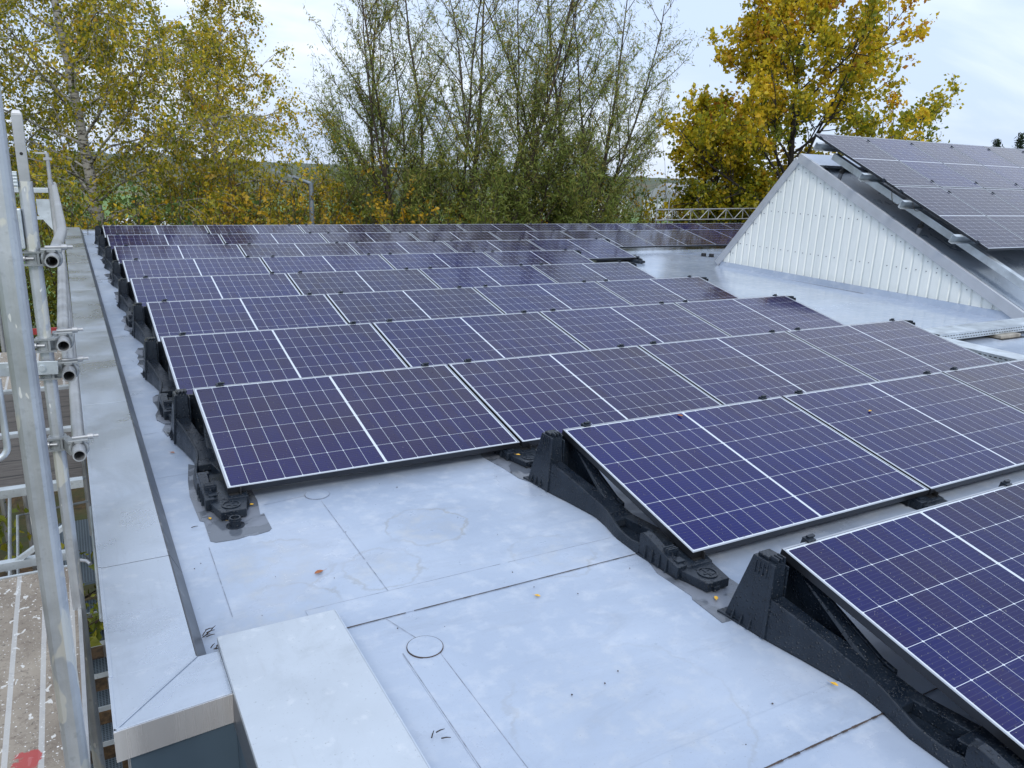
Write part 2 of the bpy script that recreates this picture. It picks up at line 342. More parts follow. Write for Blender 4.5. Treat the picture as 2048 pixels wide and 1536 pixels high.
def corrugated():
    k = NT('white_coated_sheet'); o = k.obj(); n = k.noise(o, 2, 5, 0.6, 0, (1, 1, 0.3)); n2 = k.noise(o, 10, 4, 0.6, 0, (1, 1, 0.15))
    col = k.mix(k.rng(n, 0.3, 0.7), (0.72, 0.75, 0.715), (0.79, 0.81, 0.775)); col = k.mix(k.rng(n2, 0.55, 0.8, 0, 0.4), col, (0.52, 0.56, 0.55))
    zz = k.n('ShaderNodeSeparateXYZ'); k.l(o, zz.inputs[0]); n3 = k.noise(o, 7, 5, .65)
    col = k.mix(k.math('MULTIPLY', k.rng(zz.outputs[2], .09, .22, .25, 0), k.rng(n3, .35, .65)), col, (.36, .38, .36))
    return k.bsdf(col, 0.4, 0)
M['corr'] = corrugated()
M['trim'] = simple('grey_verge_trim', (0.50, 0.52, 0.55), 0.4, 0.4, 0.06, 4)
M['screw'] = simple('dark_screw', (0.08, 0.09, 0.10), 0.5, 0.5)
M['slope'] = coping_mat('grey_slope_sheet', (0.27, 0.32, 0.38), 0.25, 0.38, 0.1)
def apron():
    k = NT('brushed_apron_sheen'); o = k.obj(); n = k.noise(o, 7, 3, .5, 0, (1, 1, .04)); n2 = k.noise(o, 30, 3, .6, 0, (3, 3, .05))
    col = k.mix(k.rng(n, .35, .65), (.62, .60, .59), (.82, .81, .80)); b = k.bump(n2, .05, .003, k.bump(n, .3, .015))  # pale warm streaks in the colour stand in for the deck's reflection
    return k.bsdf(col, k.rng(n2, .3, .7, .16, .32), .55, b)
M['apron'] = apron()
M['rubber'] = simple('black_rubber', (0.012, 0.012, 0.013), 0.5)
M['pvc'] = simple('grey_tube', (0.16, 0.17, 0.19), 0.4)
M['mat'] = None
def matmat():
    k = NT('wet_grey_mat'); o = k.obj(); n = k.noise(o, 4.5, 4, 0.55, 0.3); n2 = k.noise(o, 60, 3)
    f = k.rng(n, 0.48, 0.54)
    return k.bsdf(k.mix(f, (0.10, 0.115, 0.14), (0.17, 0.19, 0.23)), k.rng(n, 0.46, 0.54, 0.12, 0.45), 0, k.bump(n2, 0.1, 0.002))
M['mat'] = matmat()
M['concrete'] = simple('concrete', (0.30, 0.28, 0.24), 0.85, 0, 0.35, 18, 0.3)
M['lamp_grey'] = simple('grey_painted_steel', (0.20, 0.235, 0.27), 0.45, 0.3)
M['dead_leaf'] = simple('brown_leaf', (0.30, 0.10, 0.03), 0.6, 0, 0.3, 60)
M['gold_leaf'] = simple('yellow_leaf', (0.62, 0.36, 0.03), 0.55, 0, 0.25, 60)
M['twig'] = simple('dark_twig', (0.03, 0.022, 0.018), 0.8)

# ------------------------------------------------------------------ the roof we look over
PITCH, TILT, PW, PL, GAP = 1.5598, 0.2037, 1.722, 1.134, 0.0191
STEP = PW+GAP
def camber(y): return 0.0009*(max(y, 0)/PITCH)**2
def sheet(name, x0, x1, ys, mat, dz=0.0, kind='structure'):
    m = MB()
    for a, b in zip(ys[:-1], ys[1:]):
        za, zb = camber(a)+dz, camber(b)+dz
        m.add([(x0, a, za), (x1, a, za), (x1, b, zb), (x0, b, zb)], [(0, 1, 2, 3)])
    o = m.build(name, mat); tag(o, kind=kind); return o
rf = MB()
ys = [-1.42]+[i*0.7 for i in range(0, 21)]
for a, b in zip(ys[:-1], ys[1:]):
    for xa, xb in zip([-0.30, 8, 16, 24], [8, 16, 24, 32]):
        rf.add([(xa, a, camber(a)), (xb, a, camber(a)), (xb, b, camber(b)), (xa, b, camber(b))], [(0, 1, 2, 3)])
rf.add([(0.12, -9, 0), (32, -9, 0), (32, -1.42, 0), (0.12, -1.42, 0)], [(0, 1, 2, 3)])
roof = rf.build('roof', M['membrane'])
import bmesh as _bm
_b = _bm.new(); _b.from_mesh(roof.data); _bm.ops.remove_doubles(_b, verts=_b.verts, dist=1e-5); _b.to_mesh(roof.data); _b.free()
tag(roof, kind='structure')
# overlap strips and welded round patches of the membrane, with the dirt caught at their edges
rs = MB()
rs.box(0.10, 12, -1.312, -1.132, 0.0005, 0.004, 0)
rs.box(0.10, 12, -2.585, -2.40, 0.0005, 0.004, 0)
rng = random.Random(5)
def dirt(m, a, b, w0, w1, z, mi, n=40):
    for i in range(n):
        t0, t1 = i/n, (i+1)/n
        if rng.random() < 0.02: continue
        wv = rng.uniform(w0, w1); p = np.array(a)*(1-t0)+np.array(b)*t0; q = np.array(a)*(1-t1)+np.array(b)*t1
        d = (q-p)/np.linalg.norm(q-p); nn = np.array([-d[1], d[0]])*wv/2
        m.add([(*(p-nn), z), (*(q-nn), z), (*(q+nn), z), (*(p+nn), z)], [(0, 1, 2, 3)], mi)
dirt(rs, (0.16, -1.315), (1.63, -1.315), 0.003, 0.0055, 0.0042, 1)
dirt(rs, (1.63, -1.315), (9, -1.315), 0.0025, 0.005, 0.0042, 1, 60)
dirt(rs, (0.1, -1.130), (1.64, -1.130), 0.002, 0.004, 0.0044, 2)
dirt(rs, (0.9, -2.589), (1.9, -2.589), 0.003, 0.010, 0.0042, 1)
dirt(rs, (1.9, -2.589), (9, -2.589), 0.003, 0.006, 0.0042, 1, 60)
dirt(rs, (0.45, -0.13), (0.45, -1.125), 0.002, 0.004, 0.0022, 2)
dirt(rs, (-0.155, -0.42), (-0.165, -1.05), 0.002, 0.004, 0.0022, 2)
dirt(rs, (0.17, -0.06), (0.42, -0.03), 0.002, 0.003, 0.0022, 2, 10)
dirt(rs, (0.37, -1.32), (0.43, -1.50), 0.002, 0.004, 0.0022, 2, 10)
dirt(rs, (0.345, -1.56), (0.345, -2.9), 0.003, 0.005, 0.0022, 2)
dirt(rs, (0.47, -1.62), (0.475, -2.9), 0.002, 0.004, 0.0022, 2)
dirt(rs, (-0.28, 1.3), (-0.12, 1.32), 0.002, 0.003, 0.0022, 2, 6)
dirt(rs, (-0.28, 0.52), (-0.12, 0.53), 0.002, 0.003, 0.0022, 2, 6)
rs.box(0.34, 0.47, -3.4, -1.62, 0.0005, 0.002, 0)
for cx, cy, r, mi in ((0.434, -1.559, 0.066, 1), (0.452, -0.045, 0.062, 2), (2.35, -1.22, 0.06, 2)):
    rs.cyl((cx, cy), r, 0.0005, 0.0058, 36, 0); rs.ring((cx, cy), r, r+0.003, 0.0005, 0.0048, 36, mi)
for i in range(70):
    x, y = rng.uniform(-0.25, 4.5), rng.uniform(-2.8, 0.1); r = rng.uniform(0.001, 0.0035)
    if x < 0.25 and y < -1.2: continue
    rs.cyl((x, y), r, 0.004, 0.0065, 6, 1)
o = rs.build('roof_strips', [M['membrane'], M['grime'], M['faint']]); tag(o, kind='structure')

# building body below the roof
bld = empty('building', (0, 0, -4.5), 'blue grey building under the flat roof with solar panels', 'building')
m = MB(); m.box(-0.575, -0.30, -1.60, 14.2, 0, 4.44); m.build('side_wall', M['render'], bld)
m = MB(); m.box(-0.574, -0.2625, -1.645, -1.605, 0, 4.53); m.build('end_wall', M['wall'], bld)
m = MB(); m.box(-0.262, 0.12, -9, -1.42, 0, 4.50); m.build('wall_below_cap', M['wall'], bld)
m = MB(); m.box(-0.29, 32, 14.0, 14.2, 0, 4.50); m.build('far_wall', M['render'], bld)

# left parapet coping
par = empty('parapet_coping', (-0.47, 6, 0.0), 'long dull metal coping along the left roof edge beside the scaffold', 'coping')
def cop(name, parts, mat, bevel=0.001):
    mm = MB()
    for p in parts: mm.hull(*p)
    oo = mm.build(name, mat, par, bevel); oo.location = (0.47, -6, 0); return oo
yj = [-1.40, -0.62, 1.75, 4.1, 6.5, 8.9, 11.3, 13.95]
XO, XI, XR, ZC = -0.606, -0.342, -0.288, 0.10
for a, b in zip(yj[:-1], yj[1:]):
    a2 = a+0.007 if a > -1.39 else a
    za, zb = camber(a), camber(b)
    cop('coping_sheet', [([(XO, a2, ZC-.02+za), (XI, a2, ZC-.02+za), (XI, b, ZC-.02+zb), (XO, b, ZC-.02+zb)],
                          [(XO, a2, ZC+za), (XI, a2, ZC+za), (XI, b, ZC+zb), (XO, b, ZC+zb)]),
                         ([(XO-.002, a2, ZC-.12+za), (XO+.002, a2, ZC-.12+za), (XO+.002, b, ZC-.12+zb), (XO-.002, b, ZC-.12+zb)],
                          [(XO-.002, a2, ZC+.004+za), (XO+.010, a2, ZC+.004+za), (XO+.010, b, ZC+.004+zb), (XO-.002, b, ZC+.004+zb)])], M['coping'])
    cop('inner_flange', [([(XI, a2, za-.01), (XR, a2, za-.01), (XR, b, zb-.01), (XI, b, zb-.01)],
                          [(XI+.001, a2, ZC+za-.002), (XI+.006, a2, ZC+za-.002), (XI+.006, b, ZC+zb-.002), (XI+.001, b, ZC+zb-.002)])], M['coping_dark'], 0.002)
# mitred corner piece with its front apron
XE = -0.268
mm = MB()
mm.hull([(XO, -1.672, .08), (XI, -1.404, .08), (XI-.0, -1.400, .08), (XO, -1.400, .08)], [(XO, -1.672, .1005), (XI, -1.404, .1005), (XI, -1.400, .1005), (XO, -1.400, .1005)])
mm.hull([(XO+.004, -1.674, .08), (XE, -1.645, .08), (XE, -1.402, .08), (XI+.004, -1.404, .08)], [(XO+.004, -1.674, .1005), (XE, -1.645, .1005), (XE, -1.402, .1005), (XI+.004, -1.404, .1005)])
mm.bar((XO+.002, -1.673, .102), (XI+.002, -1.404, .102), 0.005, 0.005)
mm.hull([(XO-.004, -1.680, -.005), (XE+.002, -1.652, -.005), (XE+.002, -1.648, -.005), (XO-.004, -1.676, -.005)],
        [(XO-.004, -1.680, .103), (XE+.002, -1.652, .103), (XE+.002, -1.642, .103), (XO-.004, -1.668, .103)])
mm.hull([(XO-.004, -1.68, -.005), (XO, -1.68, -.005), (XO, -1.40, -.005), (XO-.004, -1.40, -.005)], [(XO-.004, -1.68, .103), (XO+.006, -1.68, .103), (XO+.006, -1.40, .103), (XO-.004, -1.40, .103)])
mm.box(XE-.004, XE, -1.65, -1.402, .08, .108)
oo = mm.build('corner_piece', M['coping'], par, 0.0015); oo.location = (0.47, -6, 0)
mm = MB(); mm.hull([(XO-.0045, -1.6825, -.006), (XE+.002, -1.6545, -.006), (XE+.002, -1.652, -.006), (XO-.0045, -1.680, -.006)], [(XO-.0045, -1.6825, .099), (XE+.002, -1.6545, .099), (XE+.002, -1.652, .099), (XO-.0045, -1.680, .099)])
oo = mm.build('front_apron', M['apron'], par); oo.location = (0.47, -6, 0)
m = MB(); m.box(XE+.0005, XE+.004, -1.66, -1.40, -.02, .10); oo = m.build('end_plate', M['coping_dark'], par); oo.location = (0.47, -6, 0)
# far roof-edge coping
m = MB(); m.box(-0.61, 32, 14.0, 14.3, 0.02, 0.095); oo = m.build('edge_coping', M['coping'], None, 0.004); tag(oo, 'pale metal coping along the far roof edge under the trees', 'coping')
# raised cap
cap = empty('wall_cap', (-0.06, -2.5, 0), 'wide white metal cap on the wall beside the mitred coping corner', 'coping')
m = MB(); m.hull([(-.272, -9, .11), (.148, -9, .11), (.148, -1.372, .11), (-.268, -1.366, .11)], [(-.300, -9, .135), (.148, -9, .135), (.148, -1.372, .135), (-.268, -1.366, .135)])
oo = m.build('cap_sheet', M['cap_white'], cap, 0.003); oo.location = (.06, 2.5, 0)
m = MB(); m.hull([(.148, -9, -.01), (.190, -9, -.01), (.190, -1.40, -.01), (.148, -1.385, -.01)], [(.1485, -9, .132), (.153, -9, .132), (.153, -1.374, .132), (.1485, -1.373, .132)])
oo = m.build('side_flange', M['coping'], cap); oo.location = (.06, 2.5, 0)
m = MB(); m.hull([(-.270, -9, -.02), (-.262, -9, -.02), (-.262, -1.40, -.02), (-.270, -1.40, -.02)], [(-.298, -9, .132), (-.262, -9, .132), (-.262, -1.368, .132), (-.267, -1.368, .132)])
oo = m.build('side_apron', M['coping_dark'], cap); oo.location = (.06, 2.5, 0)
m = MB(); m.box(-.262, .147, -1.40, -1.372, -.01, .112); oo = m.build('end_apron', M['coping_dark'], cap); oo.location = (.06, 2.5, 0)

# ------------------------------------------------------------------ solar panels
def ringframe(m, x0, x1, y0, y1, lip, z0, z1, mi):
    o_ = [(x0, y0), (x1, y0), (x1, y1), (x0, y1)]; i_ = [(x0+lip, y0+lip), (x1-lip, y0+lip), (x1-lip, y1-lip), (x0+lip, y1-lip)]
    vs = [(x, y, z0) for x, y in o_]+[(x, y, z0) for x, y in i_]+[(x, y, z1) for x, y in o_]+[(x, y, z1) for x, y in i_]
    fs = []
    for k in range(4):
        j = (k+1) % 4
        fs += [(k, j, 8+j, 8+k), (4+j, 4+k, 12+k, 12+j), (8+k, 8+j, 12+j, 12+k), (k, 4+k, 4+j, j)]
    m.add(vs, fs, mi)
ORD = ['first', 'second', 'third', 'fourth', 'fifth', 'sixth', 'seventh', 'eighth', 'ninth', 'tenth', 'eleventh', 'twelfth']
def make_panel():
    r = empty('solar_panel')
    m = MB(); ringframe(m, 0, PW, 0, PL, 0.009, -0.034, -0.0015, 0); ringframe(m, 0.0003, PW-0.0003, 0.0003, PL-0.0003, 0.008, -0.0015, 0, 1)
    m.build('frame', [M['frame'], M['lip']], r)
    m = MB(); m.box(0.0085, PW-0.0085, 0.0085, PL-0.0085, -0.0075, -0.0022); m.build('glass', M['cells'], r)
    for x in (0.16, PW-0.16):
        m = MB(); m.box(x-0.022, x+0.022, PL+0.001, PL+0.022, -0.03, 0.004); m.box(x-0.022, x+0.022, PL-0.012, PL+0.022, 0.0012, 0.008); m.box(x-0.008, x+0.03, PL+0.004, PL+0.018, 0.008, 0.016)
        m.build('clamp', M['plastic'], r)
    return r
ROWS = {7: (0, 10), 6: (0, 10), 5: (0, 5), 4: (0, 4), 3: (0, 4), 2: (0, 4), 1: (0, 4), 0: (0, 4), -1: (1, 5), -2: (1, 3)}
DX = {-2: .027, -1: -.004, 0: .006, 1: -.019, 2: .017, 3: -.013, 4: .009, 5: .002, 6: -.017, 7: -.008}
ROWNAME = {7: 'the backmost row under the trees', 6: 'the second row from the trees', 5: 'the third row from the trees', 4: 'the fourth row from the trees', 3: 'the fifth row from the trees',
           2: 'the sixth row from the trees', 1: 'the second row behind the open roof', 0: 'the row behind the open grey roof', -1: 'the short row with leaves on it', -2: 'the frontmost short row'}
pan = make_panel(); first = True
for r_, (c0, c1) in ROWS.items():
    for c in range(c0, c1):
        p_ = pan if first else copy_tree(pan); first = False
        y = r_*PITCH
        p_.location = (DX[r_]+c*STEP, y, 0.10+camber(max(0, r_)*PITCH)); p_.rotation_euler = (TILT, 0, 0)
        n = c-c0
        tag(p_, 'solar panel, %s from the left in %s' % (ORD[n], ROWNAME[r_]), 'solar panel', 'solar panels in rows on the flat roof')

# ------------------------------------------------------------------ black plastic mounts
def make_mount():
    r = empty('panel_mount')
    m = MB()                                                        # base plate following the wavy plan
    L = [(-.155, 1.262), (-.150, 1.24), (-.130, 1.045), (-.100, .871), (-.070, .66), (-.085, .54), (-.116, .411), (-.122, .235), (-.108, .0), (-.085, -.06), (-.072, -.10)]
    Rr = [(.072, -.10), (.10, -.04), (.11, .2), (.095, .41), (.06, .6), (.085, .85), (.11, 1.05), (.115, 1.262)]
    m.pxy(L+Rr, 0.0, 0.011); m.build('base_plate', M['plastic'], r, 0.003)
    m = MB()                                                        # tower
    m.taper((-.137, -.03, 1.035, 1.235), .010, (-.112, -.04, 1.05, 1.150), .312)
    m.taper((-.142, -.128, 1.020, 1.037), .010, (-.117, -.106, 1.035, 1.052), .314)
    for y in (1.19, 1.145, 1.10): m.hull([(-.152, y-.005, .010), (-.13, y-.005, .010), (-.13, y+.005, .010), (-.152, y+.005, .010)], [(-.133, y-.003, .062), (-.126, y-.003, .062), (-.126, y+.003, .062), (-.133, y+.003, .062)])
    for i in range(4):
        y = 1.072+i*.019; m.hull([(-.122, y-.004, .245), (-.108, y-.004, .245), (-.108, y+.004, .245), (-.122, y+.004, .245)], [(-.116, y-.004, .302), (-.108, y-.004, .302), (-.108, y+.004, .302), (-.116, y+.004, .302)])
    for i in range(3): m.box(-.092+i*.018, -.083+i*.018, 1.045, 1.085, .311, .333)
    m.box(-.098, -.036, 1.086, 1.140, .311, .324)
    m.box(-.03, .10, 1.12, 1.14, .010, .285)                        # cross wall in the dark cavity
    m.box(-.034, -.026, 1.04, 1.12, .010, .29)
    m.build('tower', M['plastic'], r, 0.004)
    m = MB()                                                        # left web wall, a chain of short hulls
    seq = [(1.036, -.128, .178), (.985, -.122, .170), (.87, -.100, .142), (.66, -.070, .090), (.58, -.074, .083), (.50, -.092, .070), (.41, -.112, .052), (.30, -.118, .046), (.235, -.118, .060)]
    yy = np.linspace(seq[0][0], seq[-1][0], 26); xx = np.interp(-yy, [-p[0] for p in seq], [p[1] for p in seq]); zz = np.interp(-yy, [-p[0] for p in seq], [p[2] for p in seq])
    kx = np.convolve(np.pad(xx, 1, 'edge'), [.25, .5, .25], 'valid'); kz = np.convolve(np.pad(zz, 1, 'edge'), [.25, .5, .25], 'valid')
    m.loft([[(x-.006, y, .010), (x+.022, y, .010), (x+.019, y, z), (x+.006, y, z)] for x, y, z in zip(kx, yy, kz)])
    m.loft([[(-.110, 1.036, .135), (-.045, 1.036, .135), (-.045, 1.036, .170), (-.108, 1.036, .170)], [(-.086, .83, .09), (-.01, .83, .09), (-.01, .83, .124), (-.084, .83, .124)],
            [(-.060, .66, .05), (.045, .66, .05), (.045, .66, .083), (-.058, .66, .083)], [(-.066, .56, .04), (.05, .56, .04), (.05, .56, .072), (-.064, .56, .072)], [(-.082, .48, .02), (.05, .48, .02), (.05, .48, .062), (-.080, .48, .060)]])
    m.hull([(-.012, .5, .010), (.05, .5, .010), (.085, .22, .010), (.03, .22, .010)], [(-.012, .5, .064), (.05, .5, .064), (.085, .22, .066), (.03, .22, .066)])
    m.build('web', M['plastic'], r, 0.004)
    m = MB()                                                        # right wall and slanted rib at the cavity
    m.pyz([(1.12, .010), (1.12, .285), (1.04, .26), (.66, .092), (.60, .080), (.60, .010)], .055, .072)
    m.hull([(-.005, .70, .08), (.035, .68, .08), (.05, .64, .08), (.0, .66, .08)], [(.03, 1.02, .235), (.055, 1.02, .235), (.055, .98, .235), (.03, .98, .225)])
    m.build('rib', M['plastic'], r, 0.003)
    m = MB()                                                        # front wedge with fins and slot
    m.pyz([(.238, .010), (.238, .112), (.210, .124), (.185, .120), (.02, .076), (-.035, .068), (-.035, .010)], -.116, -.070)
    m.pyz([(.30, .010), (.30, .066), (.18, .072), (.0, .060), (-.03, .054), (-.03, .010)], -.058, .095)
    m.box(-.072, -.056, .215, .245, .010, .112); m.box(-.072, -.056, -.03, .02, .010, .066)
    for y in (.185, .135, .085, .035): m.hull([(-.128, y-.004, .010), (-.112, y-.004, .010), (-.112, y+.004, .010), (-.128, y+.004, .010)], [(-.121, y-.003, .075), (-.112, y-.003, .075), (-.112, y+.003, .075), (-.121, y+.003, .075)])
    for i in range(3): m.box(-.104, -.045, .048+i*.014, .056+i*.014, .075, .112)
    m.box(-.102, -.047, .046, .086, .07, .103)
    m.box(-.095, -.05, -.012, .03, .07, .080)
    m.build('front_wedge', M['plastic'], r, 0.003)
    m = MB(); m.pxy([(-.098, -.028), (-.066, -.178), (.056, -.178), (.088, -.028)], .010, .052)
    m.box(-.035, -.005, -.19, -.176, .012, .034); pd = m.build('pad', M['plastic'], r, 0.003); m = MB(); m.ring((-.004, -.105), .038, .046, .051, .057); m.box(-.009, .0, -.142, -.068, .051, .0555); m.box(-.028, -.009, -.112, -.104, .051, .0555)
    m.box(.0, .022, -.125, -.118, .051, .0555); m.box(.0, .018, -.092, -.086, .051, .0555); m.cyl((-.004, -.105), .037, .051, .0528)
    m.build('emblem', M['plastic'], pd)
    m = MB(); m.box(.004, .055, -.006, .03, .05, .0635); m.box(.058, .066, -.012, .02, .05, .095); m.build('edge_clip', M['rubber'], r, 0.001)
    return r
mt = make_mount(); first = True
for r_, (c0, c1) in ROWS.items():
    for c in range(c0, c1+1):
        if r_ >= 6 and c not in (0, 1, 8, 9, 10) : continue
        if 1 <= r_ <= 5 and c0+1 < c < c1: continue
        if (r_ == -1 and c > 4) or (r_ == -2 and c > 2): continue
        q = mt if first else copy_tree(mt); first = False
        x = DX[r_]+c*STEP
        z = camber(max(0, r_)*PITCH)+0.0005
        if c == c0: q.location = (x, r_*PITCH, z); wh = 'left end'
        elif c == c1: q.location = (x-GAP, r_*PITCH, z); q.scale = (-1, 1, 0.97); wh = 'right end'
        else: q.location = (x-GAP/2, r_*PITCH, z); q.scale = (1, 1, 0.78); wh = '%s panel joint' % ORD[c-c0-1]
        tag(q, 'black mount at the %s of %s' % (wh, ROWNAME[r_]), 'panel mount', 'black plastic mounts under the solar panels')

# protective mats below the mounts
def mat_thing(pts, label, z=0.003):
    m = MB(); m.pxy(pts, 0.0005, z); o = m.build('protective_mat', M['mat']); tag(o, label, 'mat', 'grey protective mats under the mounts'); return o
mat_thing([(-.118, -.385), (-.02, -.392), (.035, -.375), (.06, -.384), (.128, -.368), (.145, -.345), (.148, -.16), (.128, -.17), (.15, .0), (.152, .4), (-.10, .67), (-.135, .42), (-.155, .20), (-.152, -.12), (-.135, -.14), (-.14, -.36)], 'wet dark grey mat with a black plug standing on it')
mat_thing([(1.59, -1.50), (1.60, -1.72), (1.585, -1.74), (1.575, -1.93), (1.86, -1.95), (1.86, -1.3), (1.66, -1.28)], 'dark wet grey mat between the two front black mounts')
mat_thing([(1.52, .10), (1.55, -.12), (1.56, -.29), (1.59, -.36), (1.85, -.36), (1.86, .3), (1.6, .34)], 'grey mat under the first joint of the row behind the open roof area')
rg = random.Random(3)
for r_ in range(1, 8):
    y0 = r_*PITCH; z = camber(y0)
    pts = [(-.14+rg.uniform(-.02, .01), y0-.35), (.1, y0-.35), (.1, y0+.6), (-.12, y0+.6)]+[(-.15+rg.uniform(-.03, .02), y0+.55-k*.11) for k in range(8)]
    m = MB(); m.pxy(pts, z+0.0005, z+0.006); o = m.build('protective_mat', M['mat']); tag(o, 'ragged grey mat at the left end of %s' % ROWNAME[r_], 'mat', 'grey protective mats under the mounts')

# plug on the mat
pl = empty('plastic_plug', (-0.006, -0.245, 0.003), 'short open black plastic plug standing on the wet grey mat', 'plug')
m = MB(); m.ring((0, 0), .020, .027, 0, .045); m.cyl((0, 0), .02, 0, .02); m.ring((0, 0), .019, .031, .030, .036); m.build('collar', M['plastic'], pl, 0.001)
m = MB(); m.cyl((0, 0), .044, 0, .004, 28); m.build('flange', M['plastic'], pl, 0.001)

# fallen leaves and twigs
def leaf(loc, size, rot, mat, label, tilt=(0, 0)):
    m = MB(); L = [(0, -.5), (.2, -.28), (.3, 0), (.2, .26), (0, .5), (-.22, .25), (-.28, 0), (-.19, -.28)]
    vs = [(x*size, y*size, abs(x)*.35*size+.12*size*y*y) for x, y in L]+[(0, -.25*size, 0), (0, 0, 0), (0, .25*size, 0)]
    fs = [(0, 1, 8), (1, 2, 9, 8), (2, 3, 10, 9), (3, 4, 10), (0, 8, 7), (7, 8, 9, 6), (6, 9, 10, 5), (5, 10, 4)]
    m.add(vs, fs, 0); m.tube([(0, .48*size, .03*size), (.05*size, .85*size, .1*size)], .012*size, 4)
    o = m.build('fallen_leaf', mat); o.location = loc; o.rotation_euler = (tilt[0], tilt[1], rot)
    s_ = o.modifiers.new('thickness', 'SOLIDIFY'); s_.thickness = 0.0006
    return tag(o, label, 'leaf', 'fallen leaves on the roof')
def ptilt(x, r_, c, yy): pass
leaf((.231, -.86, .006), .045, -1.3, M['dead_leaf'], 'brown birch leaf lying flat on the open grey roof')
leaf((.998, -1.437, .006), .028, .7, M['gold_leaf'], 'small yellow leaf alone on the roof in front of the short row')
leaf((-.105, -.126, .008), .026, .2, M['gold_leaf'], 'yellow leaf on the mat left of the leftmost mount pad')
leaf((.108, -.044, .008), .03, 1.4, M['gold_leaf'], 'yellow leaf on the mat under the corner of the front left panel')
leaf((-.012, -.19, .008), .035, 1.5, M['gold_leaf'], 'curled ochre leaf between the mount pad and the black plug')
leaf((1.672, -1.79, .012), .032, 2.4, M['gold_leaf'], 'golden leaf stuck beside the frontmost black mount')
leaf((1.665, -.09, .06), .03, .9, M['gold_leaf'], 'yellow leaf on the mount pad at the first panel joint')
leaf((2.55, -.498, .322), .04, .4, M['dead_leaf'], 'brown curled leaf on the top edge of the short row')
leaf((3.946, -.781, .265), .035, 1.9, M['gold_leaf'], 'yellowish leaf on the second panel of the short row')
leaf((-.16, .89, .006), .03, .9, M['dead_leaf'], 'reddish leaf on the pale strip beside the second black mount')
leaf((1.64, -2.42, .02), .03, .3, M['gold_leaf'], 'yellow leaf caught on the base of the frontmost mount')
def twig(loc, L, rot, label, n=4, sp=.03):
    r = random.Random(int(L*1e4)+n); m = MB()
    for i in range(n):
        a = rot+r.uniform(-.8, .8); p = np.array([r.uniform(-sp, sp), r.uniform(-sp, sp), .004+i*.003]); q = p+L*np.array([math.cos(a), math.sin(a), r.uniform(0, .2)])
        m.tube([p, (p+q)/2+[0, 0, .002], q], [.0022, .002, .001], 5)
    o = m.build('twig', M['twig']); o.location = loc; return tag(o, label, 'twig', 'bits of twig on the roof')
twig((-.272, -1.15, .004), .03, .4, 'dark moss crumbs and twigs at the inner edge of the coping', 7, .02)
twig((-.262, -1.25, .004), .026, .1, 'small clump of twigs beside the corner of the white cap', 6, .016)
twig((.27, -2.02, .003), .03, .2, 'black twig bits right of the white wall cap', 3, .02)
twig((-.20, -.188, .003), .03, .1, 'thin dark twig on the pale strip left of the mat', 1, .001)

# ------------------------------------------------------------------ skylight with panels
SX0, SX1, YB, YA, YF, ZA = 10.15, 30.0, 7.11, 5.54, 1.62, 1.99
SA = 0.446
sk = empty('roof_skylight', (SX0, YA, 0), 'tall sawtooth roof light clad in white corrugated sheet on the wet roof', 'roof light')
def skb(m, name, mat, bevel=0):
    o = m.build(name, mat, sk, bevel); o.location = (-SX0, -YA, 0); return o
def ztop(y): return 0.10+(ZA-0.10)*((y-YF)/(YA-YF)) if y < YA else 0.10+(ZA-0.10)*((YB-y)/(YB-YA))
m = MB(); prof = []
y = YF+0.06
pit = 0.159
while y < YB-0.05:
    prof += [(y, 0.0), (y+pit*0.72, 0.0), (y+pit*0.80, 0.022), (y+pit*0.92, 0.022)]
    y += pit
pts = [(a, b) for a, b in prof if a < YB-0.03]
for (ya, da), (yb, db) in zip(pts[:-1], pts[1:]):
    m.add([(SX0+da, ya, 0.09), (SX0+db, yb, 0.09), (SX0+db, yb, ztop(yb)-.01), (SX0+da, ya, ztop(ya)-.01)], [(0, 1, 2, 3)], 0)
    if ya < YA < yb: pass
rr = random.Random(2); scr = []
k = 0
y = YF+0.06+pit*0.36
while y < YB-0.1:
    zs = [ztop(y)-.16]
    if ztop(y) > 0.62 and k % 1 == 0: zs.append(0.47)
    if ztop(y) > 1.35: zs.append(1.10)
    for z in zs:
        if rr.random() < .12: continue
        scr.append((y, z))
    y += pit; k += 1
gw = skb(m, 'gable_wall', M['corr']); s0 = None
for y, z in scr:
    if s0 is None: m = MB(); m.hull([(-.007, .007*math.cos(k), .007*math.sin(k)) for k in np.arange(8)*math.pi/4], [(.004, .007*math.cos(k), .007*math.sin(k)) for k in np.arange(8)*math.pi/4]); s0 = q_ = m.build('screw', M['screw'], gw)
    else: q_ = s0.copy(); COL.objects.link(q_); q_.parent = gw
    q_.location = (SX0, y, z)
m = MB()
up = (0, 0, 1)
m.bar((SX0-.02, YF-.12, ztop(YF)-.075), (SX0-.02, YA+.015, ZA+.012), 0.05, 0.15, 0)
skb(m, 'verge_trim', M['trim'], 0.004)
m = MB(); m.bar((SX0-.018, YA+.03, ZA-.02), (SX0-.018, YB+.07, 0.05), 0.05, 0.11, 0); skb(m, 'verge_trim', M['trim'], 0.004)
m = MB(); m.pyz([(YA-.36, ZA-.14+.0), (YA-.36, ZA-.10), (YA, ZA+.075), (YA+.05, ZA+.06), (YA+.05, ZA-.05), (YA, ZA+.0)], SX0+.006, SX1); skb(m, 'ridge_cap', M['coping'], 0.004)
m = MB(); sdir = np.array([0, -math.cos(SA), -math.sin(SA)])
def sl(y, off=0.0): return ztop(y)+off
